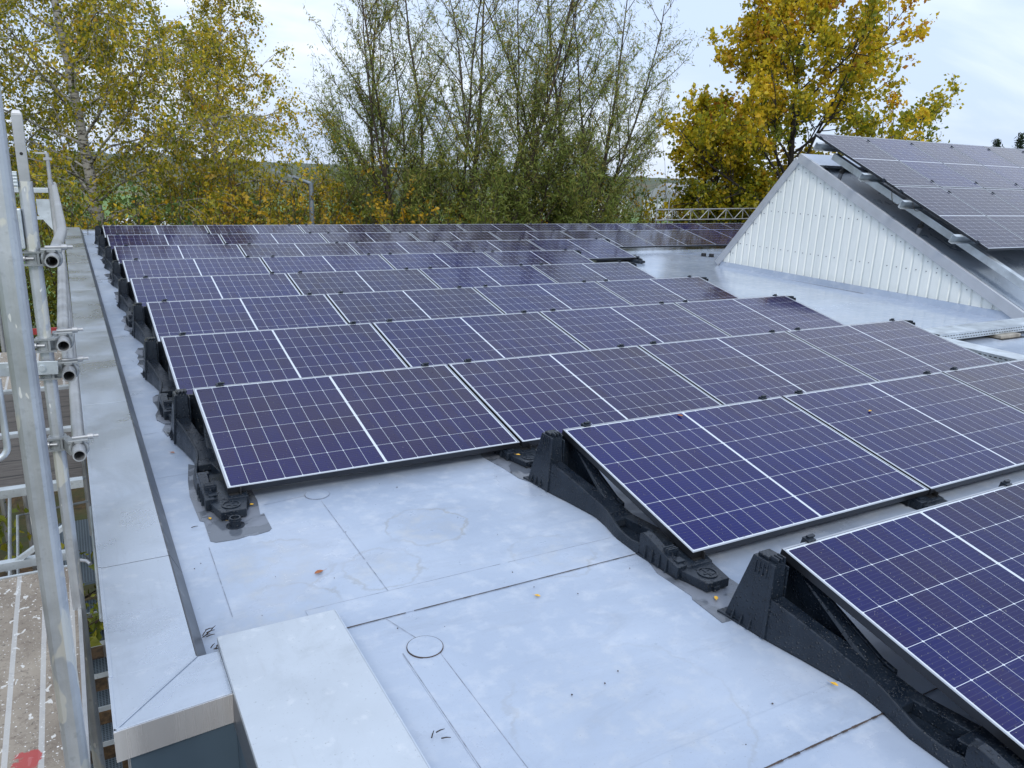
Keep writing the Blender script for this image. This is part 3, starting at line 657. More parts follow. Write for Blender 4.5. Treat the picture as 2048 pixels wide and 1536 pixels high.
m.hull([(SX0+.006, YF-.1, ztop(YF)-.10), (SX1, YF-.1, ztop(YF)-.10), (SX1, YA-.02, ZA-.10), (SX0+.006, YA-.02, ZA-.10)], [(SX0+.006, YF-.1, ztop(YF)-.05), (SX1, YF-.1, ztop(YF)-.05), (SX1, YA-.02, ZA-.02), (SX0+.006, YA-.02, ZA-.02)])
skb(m, 'sloping_roof', M['slope'])
m = MB(); m.hull([(SX0+.007, YF-.1, ztop(YF)-.05), (SX0+.17, YF-.1, ztop(YF)-.05), (SX0+.17, YA-.3, sl(YA-.3)-.02), (SX0+.007, YA-.3, sl(YA-.3)-.02)],
                 [(SX0+.007, YF-.1, ztop(YF)+.0), (SX0+.16, YF-.1, ztop(YF)-.03), (SX0+.16, YA-.3, sl(YA-.3)+.0), (SX0+.007, YA-.3, sl(YA-.3)+.03)])
skb(m, 'verge_flashing', M['coping'])
m = MB(); m.hull([(SX0+.02, YB-.02, .0), (SX1, YB-.02, .0), (SX1, YB+.04, .0), (SX0+.02, YB+.04, .0)], [(SX0+.02, YA+.0, ZA-.05), (SX1, YA+.0, ZA-.05), (SX1, YA+.04, ZA-.04), (SX0+.02, YA+.04, ZA-.04)]); skb(m, 'glazed_back', M['slope'])
m = MB(); m.hull([(SX0-.03, YF-.02, -.01), (SX0+.05, YF-.02, -.01), (SX0+.05, YB, -.01), (SX0-.03, YB, -.01)], [(SX0-.004, YF, .098), (SX0+.05, YF, .098), (SX0+.05, YB, .098), (SX0-.004, YB, .098)]); skb(m, 'upstand', M['membrane'])
m = MB(); m.bar((SX0-.14, 6.6, .006), (SX0-.10, 3.9, .006), .012, .012); skb(m, 'welded_edge', M['pvc'])

# rack and panels on the skylight
rack = empty('panel_rack', (10.4, YA, 0), 'galvanised rack of beams and struts carrying the panels above the skylight slope', 'rack')
def rk(m, name, mat, bevel=0):
    o = m.build(name, mat, rack, bevel); o.location = (-10.4, -YA, 0); return o
nrm = np.array([0, -math.sin(SA), math.cos(SA)])
T0 = np.array([10.129, 5.309, 2.381])
def rp(x, s, h): return np.array([x, T0[1], T0[2]])+sdir*s+nrm*h
for i, s in enumerate((0.28, 1.30, 2.12, 3.06)):
    m = MB(); a, b = rp(9.95, s, -.10), rp(29, s, -.10)
    for (ox, oz, w_, h_) in ((0, .055, .06, .007), (0, -.055, .06, .007), (-.03, 0, .007, .104)):
        m.bar(a-sdir*ox*-1+nrm*oz, b-sdir*ox*-1+nrm*oz, w_, h_, 0, up=nrm)
    rk(m, 'purlin', M['galv'])
for x in (10.38, 13.2, 16.0, 18.8):
    m = MB(); m.bar(rp(x, .35, -.215), rp(x, 4.35, -.215), .06, .10, 0, up=nrm); m.bar(rp(x+.02, .35, -.163), rp(x+.02, 4.35, -.163), .10, .006, 0, up=nrm); rk(m, 'rafter', M['galv'], .003)
    for s in (.62, 2.30):
        top = rp(x, s, -.26); bot = top+np.array([-.0, .06, -.42]); bot[2] = ztop(bot[1])-.03
        m = MB(); m.tube([bot, bot*.45+top*.55], .032, 12, 0); m.tube([bot*.46+top*.54, bot*.28+top*.72], .042, 12, 1); m.tube([bot*.28+top*.72, top], .024, 10, 1); rk(m, 'strut', [M['pvc'], M['rubber']])
m = MB(); P = [rp(10.12, 1.75+.32*t, -.05-.16*math.sin(math.pi*t)) for t in np.linspace(0, 1, 10)]; m.tube(P, .006, 6); rk(m, 'cable', M['rubber'])
m = MB(); P = [rp(10.13, 2.15+.2*t, -.05-.07*math.sin(math.pi*t)) for t in np.linspace(0, 1, 8)]; m.tube(P, .006, 6); rk(m, 'cable', M['rubber'])
for row in range(2):
    for c in range(9):
        p_ = copy_tree(pan)
        pos = T0+np.array([c*1.154, 0, 0])+sdir*(row*1.742+PW)
        # panel long side runs down the slope
        ex = -sdir; ey = np.array([-1.0, 0, 0]); ez = np.cross(ex, ey)
        pos = pos+np.array([PL, 0, 0])
        p_.rotation_euler = Matrix(((ex[0], ey[0], ez[0]), (ex[1], ey[1], ez[1]), (ex[2], ey[2], ez[2]))).to_euler(); p_.location = pos
        tag(p_, 'solar panel on the skylight rack, %s from the gable in the %s row' % (ORD[c], 'upper' if row == 0 else 'lower'), 'solar panel', 'solar panels on the skylight rack')

# ------------------------------------------------------------------ cable trays, block, studs
def tray(a, b, wd, label, side):
    t = empty('cable_tray', a, label, 'cable tray', 'perforated cable trays on the roof')
    a = np.array(a, float); b = np.array(b, float)-a; L = np.linalg.norm(b); d = b/L; px = np.array([d[1], -d[0], 0])*side
    m = MB(); m.bar(px*wd*-.5+[0, 0, .078], b+px*wd*-.5+[0, 0, .078], wd+.01, .004); m.build('lid', M['galv'], t)
    m = MB()                                                       # perforated side: real slots between the strips
    z = .0
    def strip(z0, z1): m.bar(np.array([0, 0, (z0+z1)/2])+px*.002, b+[0, 0, (z0+z1)/2]+px*.002, .003, z1-z0)
    strip(.0, .014); strip(.024, .046); strip(.056, .075)
    n = int(L/.052)
    for i in range(n):
        for z0, z1, ph in ((.014, .024, 0), (.046, .056, .026)):
            s0 = i*.052+ph; m.bar(d*s0+[0, 0, (z0+z1)/2]+px*.002, d*(s0+.020)+[0, 0, (z0+z1)/2]+px*.002, .003, z1-z0)
    m.build('side_rail', M['galv'], t)
    m = MB(); m.bar(-px*wd+[0, 0, .04], b-px*wd+[0, 0, .04], .003, .07); m.bar(-px*wd*.5+[0, 0, .002], b-px*wd*.5+[0, 0, .002], wd, .003); m.build('trough', M['rubber'], t)
    return t
tray((7.62, 1.09, .045), (22, 1.25, .045), .27, 'galvanised perforated cable tray running toward the skylight on a concrete block', 1)
tray((7.27, 1.05, .045), (7.20, -1.3, .045), .27, 'short perforated cable tray dropping behind the end of the front rows', 1)
cb = MB(); cb.box(8.72, 9.12, 1.03, 1.25, 0.003, 0.042); o = cb.build('concrete_block', M['concrete'], None, .004); tag(o, 'grey concrete block supporting the cable tray', 'block')
m = MB(); m.box(8.68, 9.2, .99, 1.29, 0.0005, 0.003); o = m.build('rubber_pad', M['rubber']); tag(o, 'black rubber pad under the concrete block', 'pad')
for i, (x, y) in enumerate(((10.84, 8.33), (10.93, 8.20))):
    m = MB(); m.cyl((x, y), .05, .02, .09, 10); m.cyl((x, y), .07, .01, .03, 12); o = m.build('roof_stud', M['rubber'], None, .004); tag(o, 'small black stud on the wet roof, %s from the skylight gable' % ('farther' if i == 0 else 'nearer'), 'stud', 'black studs on the wet roof')

# ------------------------------------------------------------------ scaffold at the left
sc = empty('scaffold', (-1.0, 0, -4.5), 'galvanised tube scaffold with spattered deck along the left roof edge', 'scaffold')
def sb(m, name, mat, bevel=0):
    o = m.build(name, mat, sc, bevel); o.location = (1.0, 0, 4.5); return o
def seamed_pole(x, y, z0, z1, r, mat, name='pole'):
    m = MB(); n = 20; ang = [2*math.pi*k/n for k in range(n)]
    rr_ = [r*(0.86 if abs((math.degrees(a)-262+180) % 360-180) < 12 else 1.0) for a in ang]
    lo = [(x+q*math.cos(a), y+q*math.sin(a), z0) for q, a in zip(rr_, ang)]; hi = [(p[0], p[1], z1) for p in lo]
    m.hull(lo, hi); o = sb(m, name, mat, 0); return o
seamed_pole(-.686, -2.116, -4.5, 2.6, .0245, M['pole'])
seamed_pole(-.699, -.36, -4.5, 1.62, .0245, M['pole'])
m = MB(); m.box(-.717, -.681, -.378, -.342, 1.55, 1.86); m.hull([(-.717, -.378, 1.86), (-.681, -.378, 1.86), (-.681, -.342, 1.86), (-.717, -.342, 1.86)], [(-.71, -.371, 1.875), (-.688, -.371, 1.875), (-.688, -.349, 1.875), (-.71, -.349, 1.875)]); m.tube([(-.699, -.379, 1.72), (-.699, -.37, 1.72)], .006, 8, 1); sb(m, 'spigot', [M['tube'], M['dark_hole']], .002)
seamed_pole(-.665, 4.95, -4.5, 1.42, .0245, M['tube'])
m = MB(); m.tube([(-.665, 4.95, 1.4), (-.665, 4.95, 1.66)], .018, 10); m.box(-.70, -.63, 4.93, 4.97, 1.60, 1.625); m.box(-.76, -.66, 4.94, 4.96, 1.655, 1.672); sb(m, 'spigot', M['tube'])
for y in (2.2, 7.6): seamed_pole(-1.42, y, -4.5, 1.2, .0245, M['tube'])
seamed_pole(-1.42, -.36, -4.5, 1.2, .0245, M['tube']); seamed_pole(-1.42, -2.9, -4.5, 1.2, .0245, M['tube']); seamed_pole(-1.42, 4.95, -4.5, 1.4, .0245, M['tube'])
rails = [((-.641, -.492, 1.334), (-.600, .75, 1.334), (-.640, 5.4, 1.36)), ((-.637, -.426, .992), (-.628, 2, 1.0), (-.632, 5.2, 1.0)), ((-.630, -.467, .879), (-.626, 2, .88), (-.632, 5.2, .88)), ((-.626, -.568, .577), (-.626, 2, .58), (-.632, 5.2, .58))]
for P in rails:
    m = MB(); P = np.array(P); t = np.linspace(0, 1, 14)
    Q = [P[0]+(P[1]-P[0])*min(1, k/0.24) if k < .24 else P[1]+(P[2]-P[1])*(k-.24)/.76 for k in t]
    m.tube(Q, .0242, 18, 0, inner=.0195); sb(m, 'guard_rail', M['tube'])
    a = P[0]
    m = MB()                                                       # coupler between pole and rail
    y = a[1]+.09; z = a[2]
    m.ring((-.699, -.36), .025, .034, z-.028, z+.028, 18); m.bar((-.672, -.37, z), (a[0]-.02, y, z), .028, .05)
    ring = [(a[0]+.031*math.cos(k), y, z+.031*math.sin(k)) for k in np.linspace(0, 2*math.pi, 17)]
    m.tube(ring, .0085, 6); ring = [(p[0], p[1]+.04, p[2]) for p in ring]; m.tube(ring, .0085, 6)
    m.bar((a[0]-.036, y+.02, z+.030), (a[0]+.036, y+.02, z+.030), .05, .014)
    cpl = sb(m, 'coupler', M['clampmetal'], .002)
    m = MB(); m.tube([(a[0]-.02, y+.02, z+.041), (a[0]+.075, y+.02, z+.041)], .0065, 8); m.tube([(a[0]+.035, y+.02, z+.041), (a[0]+.055, y+.02, z+.041)], .013, 6); m.build('bolt', M['tube'], cpl)
    m = MB(); m.tube([(-.765, -.375, z), (-.70, -.395, z)], .0065, 8); m.tube([(-.745, -.382, z), (-.728, -.387, z)], .012, 6); m.build('bolt', M['tube'], cpl)
    m = MB(); m.bar((-.735, -.388, z+.024), (-.662, -.392, z+.024), .022, .007); m.bar((-.735, -.388, z-.024), (-.662, -.392, z-.024), .022, .007); m.box(-.69, -.682, -.402, -.385, z-.022, z+.022); m.build('hinge', M['clampmetal'], cpl)
m = MB(); m.box(-1.42, -.722, -.385, -.335, 1.60, 1.655); [m.box(-1.42, -.722, -.388, -.385, 1.605+i*.012, 1.611+i*.012) for i in range(4)]; sb(m, 'transom', M['galv'], .002)
m = MB(); m.box(-.775, -.724, -.39, -.35, 1.37, 1.52); sb(m, 'gusset', M['galv'], .004)
m = MB(); m.box(-1.42, -.69, 4.93, 4.97, 1.30, 1.345); sb(m, 'transom', M['galv'], .002)
m = MB(); m.hull([(-.80, 4.945, 1.10), (-.69, 4.945, 0.95), (-.69, 4.955, .95), (-.80, 4.955, 1.10)], [(-.80, 4.945, 1.24), (-.69, 4.945, 1.24), (-.69, 4.955, 1.24), (-.80, 4.955, 1.24)]); sb(m, 'gusset', M['galv'])
m = MB(); m.box(-1.3, -.69, 4.94, 4.96, 1.05, 1.08); sb(m, 'transom', M['galv'])
# flat brace and bent hook tube
m = MB(); m.bar((-1.3, -.42, .935), (-.665, -.415, .905), .008, .055); m.tube([(-.72, -.43, .908), (-.72, -.415, .908)], .012, 10); m.tube([(-.83, -.43, .914), (-.83, -.415, .914)], .01, 10); sb(m, 'brace', M['galv'], .002)
hk = [(-.865, -.5, .90)]+[(-.865, -.5, .90-.05*i) for i in range(1, 6)]
for t in np.linspace(0, math.pi/2, 7): hk.append((-.915+.05*math.cos(t), -.5, .63-.05*math.sin(t)))
hk.append((-1.2, -.5, .58)); m = MB(); m.tube(hk, .0125, 12); sb(m, 'hook_bar', M['galv'])
# decks
m = MB(); m.box(-1.40, -.705, -3.6, .05, -.235, -.20); sb(m, 'deck_board', M['board'])
m = MB(); m.box(-.7045, -.690, -3.6, .055, -.25, -.192); sb(m, 'deck_edge', M['tube']); m = MB(); m.box(-1.40, -.7048, .0505, .066, -.245, -.194); sb(m, 'deck_edge', M['galv'])
m = MB(); m.box(-1.42, -.70, .13, .17, -.20, -.16); m.bar((-1.0, .15, -.2), (-.72, .15, -.02), .03, .02); sb(m, 'transom', M['galv'])
for a, b, mt_ in ((1.25, 2.15, 'planks'), (2.3, 3.3, 'planks'), (3.45, 4.85, 'board')):
    m = MB(); m.box(-1.40, -.645, a, b, -.235, -.20); sb(m, 'deck_board', M[mt_])
    m = MB(); m.box(-1.42, -.645, a-.09, a-.03, -.24, -.19); sb(m, 'transom', M['galv'])
m = MB(); m.box(-1.1, -.66, 5.6, 5.64, -.2, -.14); sb(m, 'toe_board', M['red'])
m = MB(); m.tube([(-.68, .0, -.15), (-.655, -.03, -.145), (-.64, -.06, -.15)], .008, 8); sb(m, 'wing_nut', M['tube'])

# outside stair between scaffold and wall
st = empty('steel_stair', (-1.1, 3, -4.5), 'dark steel grating stair below the scaffold beside the wall', 'stair')
def ss(m, name, mat, bevel=0):
    o = m.build(name, mat, st, bevel); o.location = (1.1, -3, 4.5); return o
m = MB(); m.box(-.98, -.62, 3.9, 5.4, -2.33, -2.30); ss(m, 'landing', M['grating'])
for i in range(12):
    y = 3.62-i*.26; z = -2.30-(i+1)*.165
    if z < -4.4: break
    m = MB(); m.box(-.98, -.62, y-.02, y+.22, z-.035, z); ss(m, 'tread', M['grating'])
    m = MB(); m.box(-.98, -.62, y-.032, y-.02, z-.04, z+.004); ss(m, 'nosing', M['galv'])
m = MB(); m.tube([(-.632, 3.2, -1.24), (-.632, 1.3, -1.24)], .017, 10); ss(m, 'handrail', M['galv'])
m = MB(); m.tube([(-.65, 3.3, -1.0), (-1.2, 3.22, -1.0), (-1.24, .9, -2.2)], .014, 8); ss(m, 'handrail', M['galv'])
m = MB(); m.tube([(-.65, 3.3, -1.22), (-1.17, 3.22, -1.22), (-1.22, .8, -2.5)], .011, 8); ss(m, 'handrail', M['galv'])

# ------------------------------------------------------------------ lattice guard and lamp beyond the far edge
lg = empty('lattice_girder', (16.8, 14.7, .2), 'white lattice girder standing beyond the far roof edge beside the skylight', 'girder')
A0, A1 = (14.9, .24, .60), (20.5, .36, .70)
def lz(x, top): t = (x-14.9)/5.6; return (.54+.09*t) if top else (.235+.065*t)
m = MB()
for tp in (1, 0): m.tube([(14.7-16.8, 0, lz(14.7, tp)-.2), (20.5-16.8, 0, lz(20.5, tp)-.2)], .021, 8)
m.build('chord', M['tube'], lg)
x = 15.0; i = 0
while x < 20.2:
    m = MB(); a, b = (x, x+.36); m.tube([(a-16.8, 0, lz(a, i % 2)-.2), (b-16.8, 0, lz(b, 1-i % 2)-.2)], .014, 6); m.build('diagonal', M['tube'], lg)
    if i % 2: m = MB(); m.tube([(x-16.8, 0, lz(x, 0)-.2), (x-16.8, 0, lz(x, 1)-.2)], .013, 6); m.build('upright', M['tube'], lg)
    x += .36; i += 1
for x in (14.75, 15.2):
    m = MB(); m.tube([(x-16.8, 0, -4.6), (x-16.8, 0, .80)], .015, 8); m.build('pole', M['tube'], lg)
lp = empty('street_lamp', (5.52, 18.5, -4.5), 'grey street lamp with a sloping arm behind the far roof edge', 'street lamp')
m = MB(); m.tube([(0, 0, 0), (0, 0, 5.40), (0, 0, 5.46)], [.085, .062, .062], 14); m.build('post', M['lamp_grey'], lp)
m = MB(); m.tube([(0, 0, 5.43), (-.42, .28, 5.60)], [.056, .045], 12); m.build('arm', M['lamp_grey'], lp)
m = MB(); m.hull([(-.40, .33, 5.56), (-.44, .21, 5.56), (-.96, .55, 5.74), (-.92, .67, 5.74)], [(-.41, .31, 5.62), (-.43, .23, 5.62), (-.93, .56, 5.80), (-.90, .64, 5.80)]); m.build('lamp_head', M['lamp_grey'], lp, .01)

# ------------------------------------------------------------------ ground and hills
def gh(r, a):
    if r < 90: z = -4.5
    elif r < 420: z = -4.5-27*((r-90)/330)**1.2
    elif r < 950: t = (r-420)/530; z = -31.5+(31.5-11.0)*(t*t*(3-2*t))
    else: z = -11-(r-950)*.012
    if r > 300: z += 3.0*math.sin(a*7+1)+2.0*math.sin(a*17+.4)
    if r > 700: z += 1.6*math.sin(a*140)*math.sin(a*61+2)+1.0*math.sin(a*331)
    return z
radii = [0, 6, 12, 20, 30, 45, 60, 90, 120, 160, 210, 270, 340, 420, 500, 580, 660, 720, 780, 840, 900, 950, 1010, 1100, 1500, 2200, 3500]
NA = 900
gm = MB(); vs = [(0, 0, -4.5)]
for r in radii[1:]:
    for k in range(NA):
        a = 2*math.pi*k/NA; vs.append((r*math.sin(a), r*math.cos(a), gh(r, a)))
fs = [(0, 1+(k+1) % NA, 1+k) for k in range(NA)]
for i in range(len(radii)-2):
    b0, b1 = 1+i*NA, 1+(i+1)*NA
    fs += [(b0+k, b0+(k+1) % NA, b1+(k+1) % NA, b1+k) for k in range(NA)]
gm.add(vs, fs, 0, True)
def ground_mat():
    k = NT('ground_cover'); o = k.obj(); ln = k.n('ShaderNodeVectorMath', operation='LENGTH'); k.l(o, ln.inputs[0]); r = ln.outputs['Value']
    n = k.noise(o, .35, 6, .65); n2 = k.noise(o, 9, 4, .7); n3 = k.noise(o, .018, 4, .6); n4 = k.noise(o, .09, 6, .75)
    litter = k.mix(k.rng(n2, .4, .6), (.035, .022, .012), (.12, .072, .032)); litter = k.mix(k.rng(n, .5, .62), litter, (.05, .06, .02))
    mead = k.mix(k.rng(n, .3, .7), (.085, .17, .035), (.13, .22, .05))
    field = k.mix(k.rng(n3, .58, .62), mead, (.13, .13, .06))
    forest = k.mix(k.rng(n4, .35, .65), (.030, .052, .034), (.10, .11, .05))
    forest = k.mix(k.rng(n3, .57, .62), forest, (.10, .085, .045))
    c = k.mix(k.rng(r, 22, 34), litter, field); c = k.mix(k.rng(r, 480, 620), c, forest)
    return k.bsdf(c, 0.9)
o = gm.build('ground', ground_mat()); tag(o, kind='structure')

# ------------------------------------------------------------------ trees
def leaf_mat(name, stops, trans=.35):
    k = NT(name); a = k.n('ShaderNodeAttribute', attribute_name='tint'); c = k.ramp(a.outputs['Fac'], stops)
    d = k.n('ShaderNodeBsdfDiffuse'); k.l(c, d.inputs[0]); t = k.n('ShaderNodeBsdfTranslucent'); k.l(c, t.inputs[0])
    g = k.n('ShaderNodeBsdfGlossy'); g.inputs['Roughness'].default_value = .45; g.inputs[0].default_value = (.5, .5, .5, 1)
    mx = k.n('ShaderNodeMixShader'); mx.inputs[0].default_value = trans; k.l(d.outputs[0], mx.inputs[1]); k.l(t.outputs[0], mx.inputs[2])
    m2 = k.n('ShaderNodeMixShader'); m2.inputs[0].default_value = .04; k.l(mx.outputs[0], m2.inputs[1]); k.l(g.outputs[0], m2.inputs[2])
    k.l(m2.outputs[0], k.out.inputs[0]); return k.m
LM = {
 'birch': leaf_mat('birch_leaves', [(0, (.10, .14, .016)), (.35, (.29, .285, .022)), (.58, (.54, .44, .03)), (.85, (.70, .48, .03)), (1, (.55, .26, .02))], .45),
 'willow': leaf_mat('willow_leaves', [(0, (.10, .155, .03)), (.5, (.22, .29, .06)), (.8, (.31, .31, .07)), (1, (.38, .29, .07))], .45),
 'maple': leaf_mat('maple_leaves', [(0, (.085, .125, .012)), (.3, (.24, .25, .014)), (.58, (.52, .41, .016)), (.88, (.72, .47, .02)), (1, (.45, .20, .02))], .45),
 'gold': leaf_mat('golden_leaves', [(0, (.20, .16, .012)), (.5, (.52, .33, .018)), (1, (.68, .40, .025))], .45),
 'olive': leaf_mat('olive_leaves', [(0, (.07, .105, .016)), (.5, (.17, .20, .024)), (1, (.38, .32, .03))], .4),
 'green': leaf_mat('green_leaves', [(0, (.035, .075, .018)), (.5, (.075, .135, .028)), (1, (.14, .19, .035))]),
 'rust': leaf_mat('rust_leaves', [(0, (.10, .045, .012)), (.5, (.20, .085, .018)), (1, (.30, .15, .025))]),
 'conifer': leaf_mat('needles', [(0, (.012, .025, .014)), (1, (.03, .05, .025))], .1)}
def bark(name, a, b, sc=(6, 6, 1.2), lo=.5, hi=.6):
    k = NT(name); o = k.obj(); n = k.noise(o, 2.5, 6, .65, .3, sc); return k.bsdf(k.mix(k.rng(n, lo, hi), a, b), .85)
BK = {'birch': bark('birch_bark', (.33, .32, .295), (.05, .045, .04), (2, 2, 7), .5, .58), 'willow': bark('willow_bark', (.065, .050, .036), (.030, .024, .019)),
      'maple': bark('maple_bark', (.035, .028, .022), (.018, .015, .012)), 'shrub': bark('shrub_bark', (.07, .05, .035), (.03, .022, .016))}

class Tree:
    def __init__(s, seed): s.r = np.random.RandomState(seed); s.tv = []; s.tf = []; s.nv = 0; s.lc = []; s.la = []; s.lt = []
    def line(s, p, d, L, n, up=0., wob=.1, out=None):
        P = [np.array(p, float)]; d = np.array(d, float); d /= np.linalg.norm(d); st = L/n
        for i in range(n):
            d = d+s.r.normal(0, wob, 3); d[2] += up; d /= np.linalg.norm(d); P.append(P[-1]+d*st)
        return np.array(P)
    def tube(s, P, r0, r1, n):
        m = len(P); T = np.gradient(P, axis=0); T /= np.linalg.norm(T, axis=1)[:, None]+1e-9
        ref = np.where(np.abs(T[:, 2:3]) > .9, np.array([[1., 0, 0]]), np.array([[0, 0, 1.]]))
        X = np.cross(T, ref); X /= np.linalg.norm(X, axis=1)[:, None]+1e-9; Y = np.cross(X, T)
        R = np.linspace(r0, r1, m)[:, None, None]; a = np.arange(n)*2*math.pi/n
        V = P[:, None, :]+R*(np.cos(a)[None, :, None]*X[:, None, :]+np.sin(a)[None, :, None]*Y[:, None, :])
        i = np.arange(m-1)[:, None]*n; k = np.arange(n)[None, :]; k2 = (k+1) % n
        F = np.stack([i+k, i+k2, i+n+k2, i+n+k], -1).reshape(-1, 4)+s.nv
        s.tv.append(V.reshape(-1, 3)); s.tf.append(F); s.nv += m*n
    def leaves(s, P, per, spread, droop, tint, tsd):
        """leaves along a twig polyline"""
        t = s.r.rand(per)*(len(P)-1); i = np.minimum(t.astype(int), len(P)-2); f = (t-i)[:, None]
        c = P[i]*(1-f)+P[i+1]*f+s.r.normal(0, spread, (per, 3))
        a = s.r.normal(0, 1, (per, 3)); a[:, 2] -= droop
        s.lc.append(c); s.la.append(a); s.lt.append(np.clip(tint+s.r.normal(0, tsd, per), 0, 1))
    def finish(s, name, loc, lm, bk, ll, lw, label, cat='tree', group=None, lsd=.38):
        root = empty(name, loc, label, cat, group)
        V = np.concatenate(s.tv); F = np.concatenate(s.tf)
        def mesh(nm, V, F, mat, smooth):
            me = bpy.data.meshes.new(nm); me.vertices.add(len(V)); me.vertices.foreach_set('co', V.astype(np.float32).ravel())
            me.loops.add(F.size); me.loops.foreach_set('vertex_index', F.astype(np.int32).ravel())
            me.polygons.add(len(F)); me.polygons.foreach_set('loop_start', (np.arange(len(F))*4).astype(np.int32))
            me.polygons.foreach_set('use_smooth', np.full(len(F), smooth)); me.update(calc_edges=True); me.materials.append(mat)
            o = bpy.data.objects.new(nm, me); COL.objects.link(o); o.parent = root; return o
        mesh('trunk', V, F, bk, True)
        if s.lc:
            C = np.concatenate(s.lc); A = np.concatenate(s.la); A /= np.linalg.norm(A, axis=1)[:, None]+1e-9; N = len(C)
            B = np.cross(A, s.r.normal(0, 1, (N, 3))); B /= np.linalg.norm(B, axis=1)[:, None]+1e-9
            sc = np.clip(s.r.normal(1, lsd, N), .45, 1.7)[:, None]; nn = np.cross(A, B)
            Q = np.stack([C-A*ll*.5*sc, C+B*lw*.5*sc+nn*lw*.15*sc, C+A*ll*.5*sc, C-B*lw*.5*sc+nn*lw*.15*sc], 1).reshape(-1, 3)
            o = mesh('crown', Q, np.arange(4*N).reshape(-1, 4), lm, False)
            at = o.data.attributes.new('tint', 'FLOAT', 'FACE'); at.data.foreach_set('value', np.concatenate(s.lt).astype(np.float32))
        return root
def unit(az, el): return np.array([math.cos(az)*math.cos(el), math.sin(az)*math.cos(el), math.sin(el)])

def birch(loc, H, seed, label, rad=4.4, r0=.17, lean=(0, 0), dens=1.0, tint=.5):
    t = Tree(seed); r = t.r
    T = t.line((0, 0, 0), (lean[0], lean[1], 1), H, 22, .02, .03); t.tube(T, r0, .02, 9)
    nb = int(58*dens)
    for b in range(nb):
        f = .14+.84*(b+r.rand())/nb; k = f*(len(T)-1); i = int(k); p = T[i]+(T[min(i+1, len(T)-1)]-T[i])*(k-i)
        az = b*2.399+r.normal(0, .4); L = rad*(math.sin(min(1, f*1.25+.18)*math.pi)**.6*.75+.28)*r.uniform(.75, 1.15)*(1-.35*f)
        B = t.line(p, unit(az, .35+.7*f), L, 9, -.035, .10); t.tube(B, .012+.045*(1-f)*r.uniform(.7, 1.2), .006, 5)
        for q in range(int(11*L/3)+2):
            g = .18+.82*r.rand(); j = min(int(g*9), 8); pp = B[j]+(B[j+1]-B[j])*(g*9-j)
            d = B[j+1]-B[j]; d = d/np.linalg.norm(d)+r.normal(0, .65, 3)
            S = t.line(pp, d, L*.30*r.uniform(.5, 1.2), 5, -.10, .14); t.tube(S, .009, .003, 3)
            for u in range(5):
                j2 = r.randint(1, 6); tw = t.line(S[j2], (S[j2]-S[j2-1])/np.linalg.norm(S[j2]-S[j2-1])+r.normal(0, .6, 3), r.uniform(.35, .85), 4, -.30, .12); t.tube(tw, .004, .002, 3)
                tn = tint+r.normal(0, .12)+.10*(L > 2)*(g-.5)
                t.leaves(tw, int(r.randint(10, 21)), .07, 1.0, tn, .18)
    return t.finish('birch_tree', loc, LM['birch'], BK['birch'], .080, .058, label)

def willow(loc, H, seed, label, stems, dens=1.0, spread=1.0, bushy=1.0):
    t = Tree(seed); r = t.r
    for si, (az, el, L, rr0) in enumerate(stems):
        p0 = np.array([r.normal(0, .25), r.normal(0, .25), 0])
        T = t.line(p0, unit(az, el), L, 16, .03, .05); t.tube(T, rr0*.75, .012, 8)
        nb = int(24*dens)
        for b in range(nb):
            f = .14+.85*(b+r.rand())/nb; k = f*16; i = min(int(k), 15); p = T[i]+(T[i+1]-T[i])*(k-i)
            td = (T[i+1]-T[i]); td /= np.linalg.norm(td); a2 = r.uniform(0, 2*math.pi)
            side = unit(a2, 0); BL = (L*.30*(1-f)+1.1)*r.uniform(.7, 1.25)*spread
            B = t.line(p, td*.9+side*.75, BL, 7, .05, .08); t.tube(B, .012+.03*(1-f), .005, 4)
            for q in range(int(6.0*BL*(1.15-.5*f))+3):
                g = .15+.85*r.rand(); j = min(int(g*7), 6); pp = B[j]+(B[j+1]-B[j])*(g*7-j); d = (B[j+1]-B[j]); d /= np.linalg.norm(d)
                S = t.line(pp, d+r.normal(0, .45, 3), r.uniform(.55, 1.25), 5, .04, .09); t.tube(S, .0065, .002, 3)
                h = min(1, max(0, S[2][2]/H)); nl = int(r.uniform(.5, 1.5)*(46*(1-h)**1.4*bushy+8)); tn = .38+.50*h+r.normal(0, .12)
                t.leaves(S, nl, .07, .5, tn, .15)
    # suckers and low bushy growth round the base
    for q in range(int(62*bushy)):
        az = r.uniform(0, 6.28); S0 = t.line((r.normal(0, .9), r.normal(0, .7), r.uniform(0, 2.2)), unit(az, r.uniform(.5, 1.2)), r.uniform(2, 4.3), 7, .0, .12); t.tube(S0, .02, .005, 4)
        for u in range(9):
            j = r.randint(2, 7); S = t.line(S0[j], (S0[j+1]-S0[j])/.5+r.normal(0, .7, 3), r.uniform(.5, 1.0), 4, -.05, .1); t.tube(S, .006, .002, 3); t.leaves(S, int(r.randint(24, 40)), .09, .4, .40+r.normal(0, .16), .18)
    return t.finish('willow_tree', loc, LM['willow'], BK['willow'], .12, .024, label)

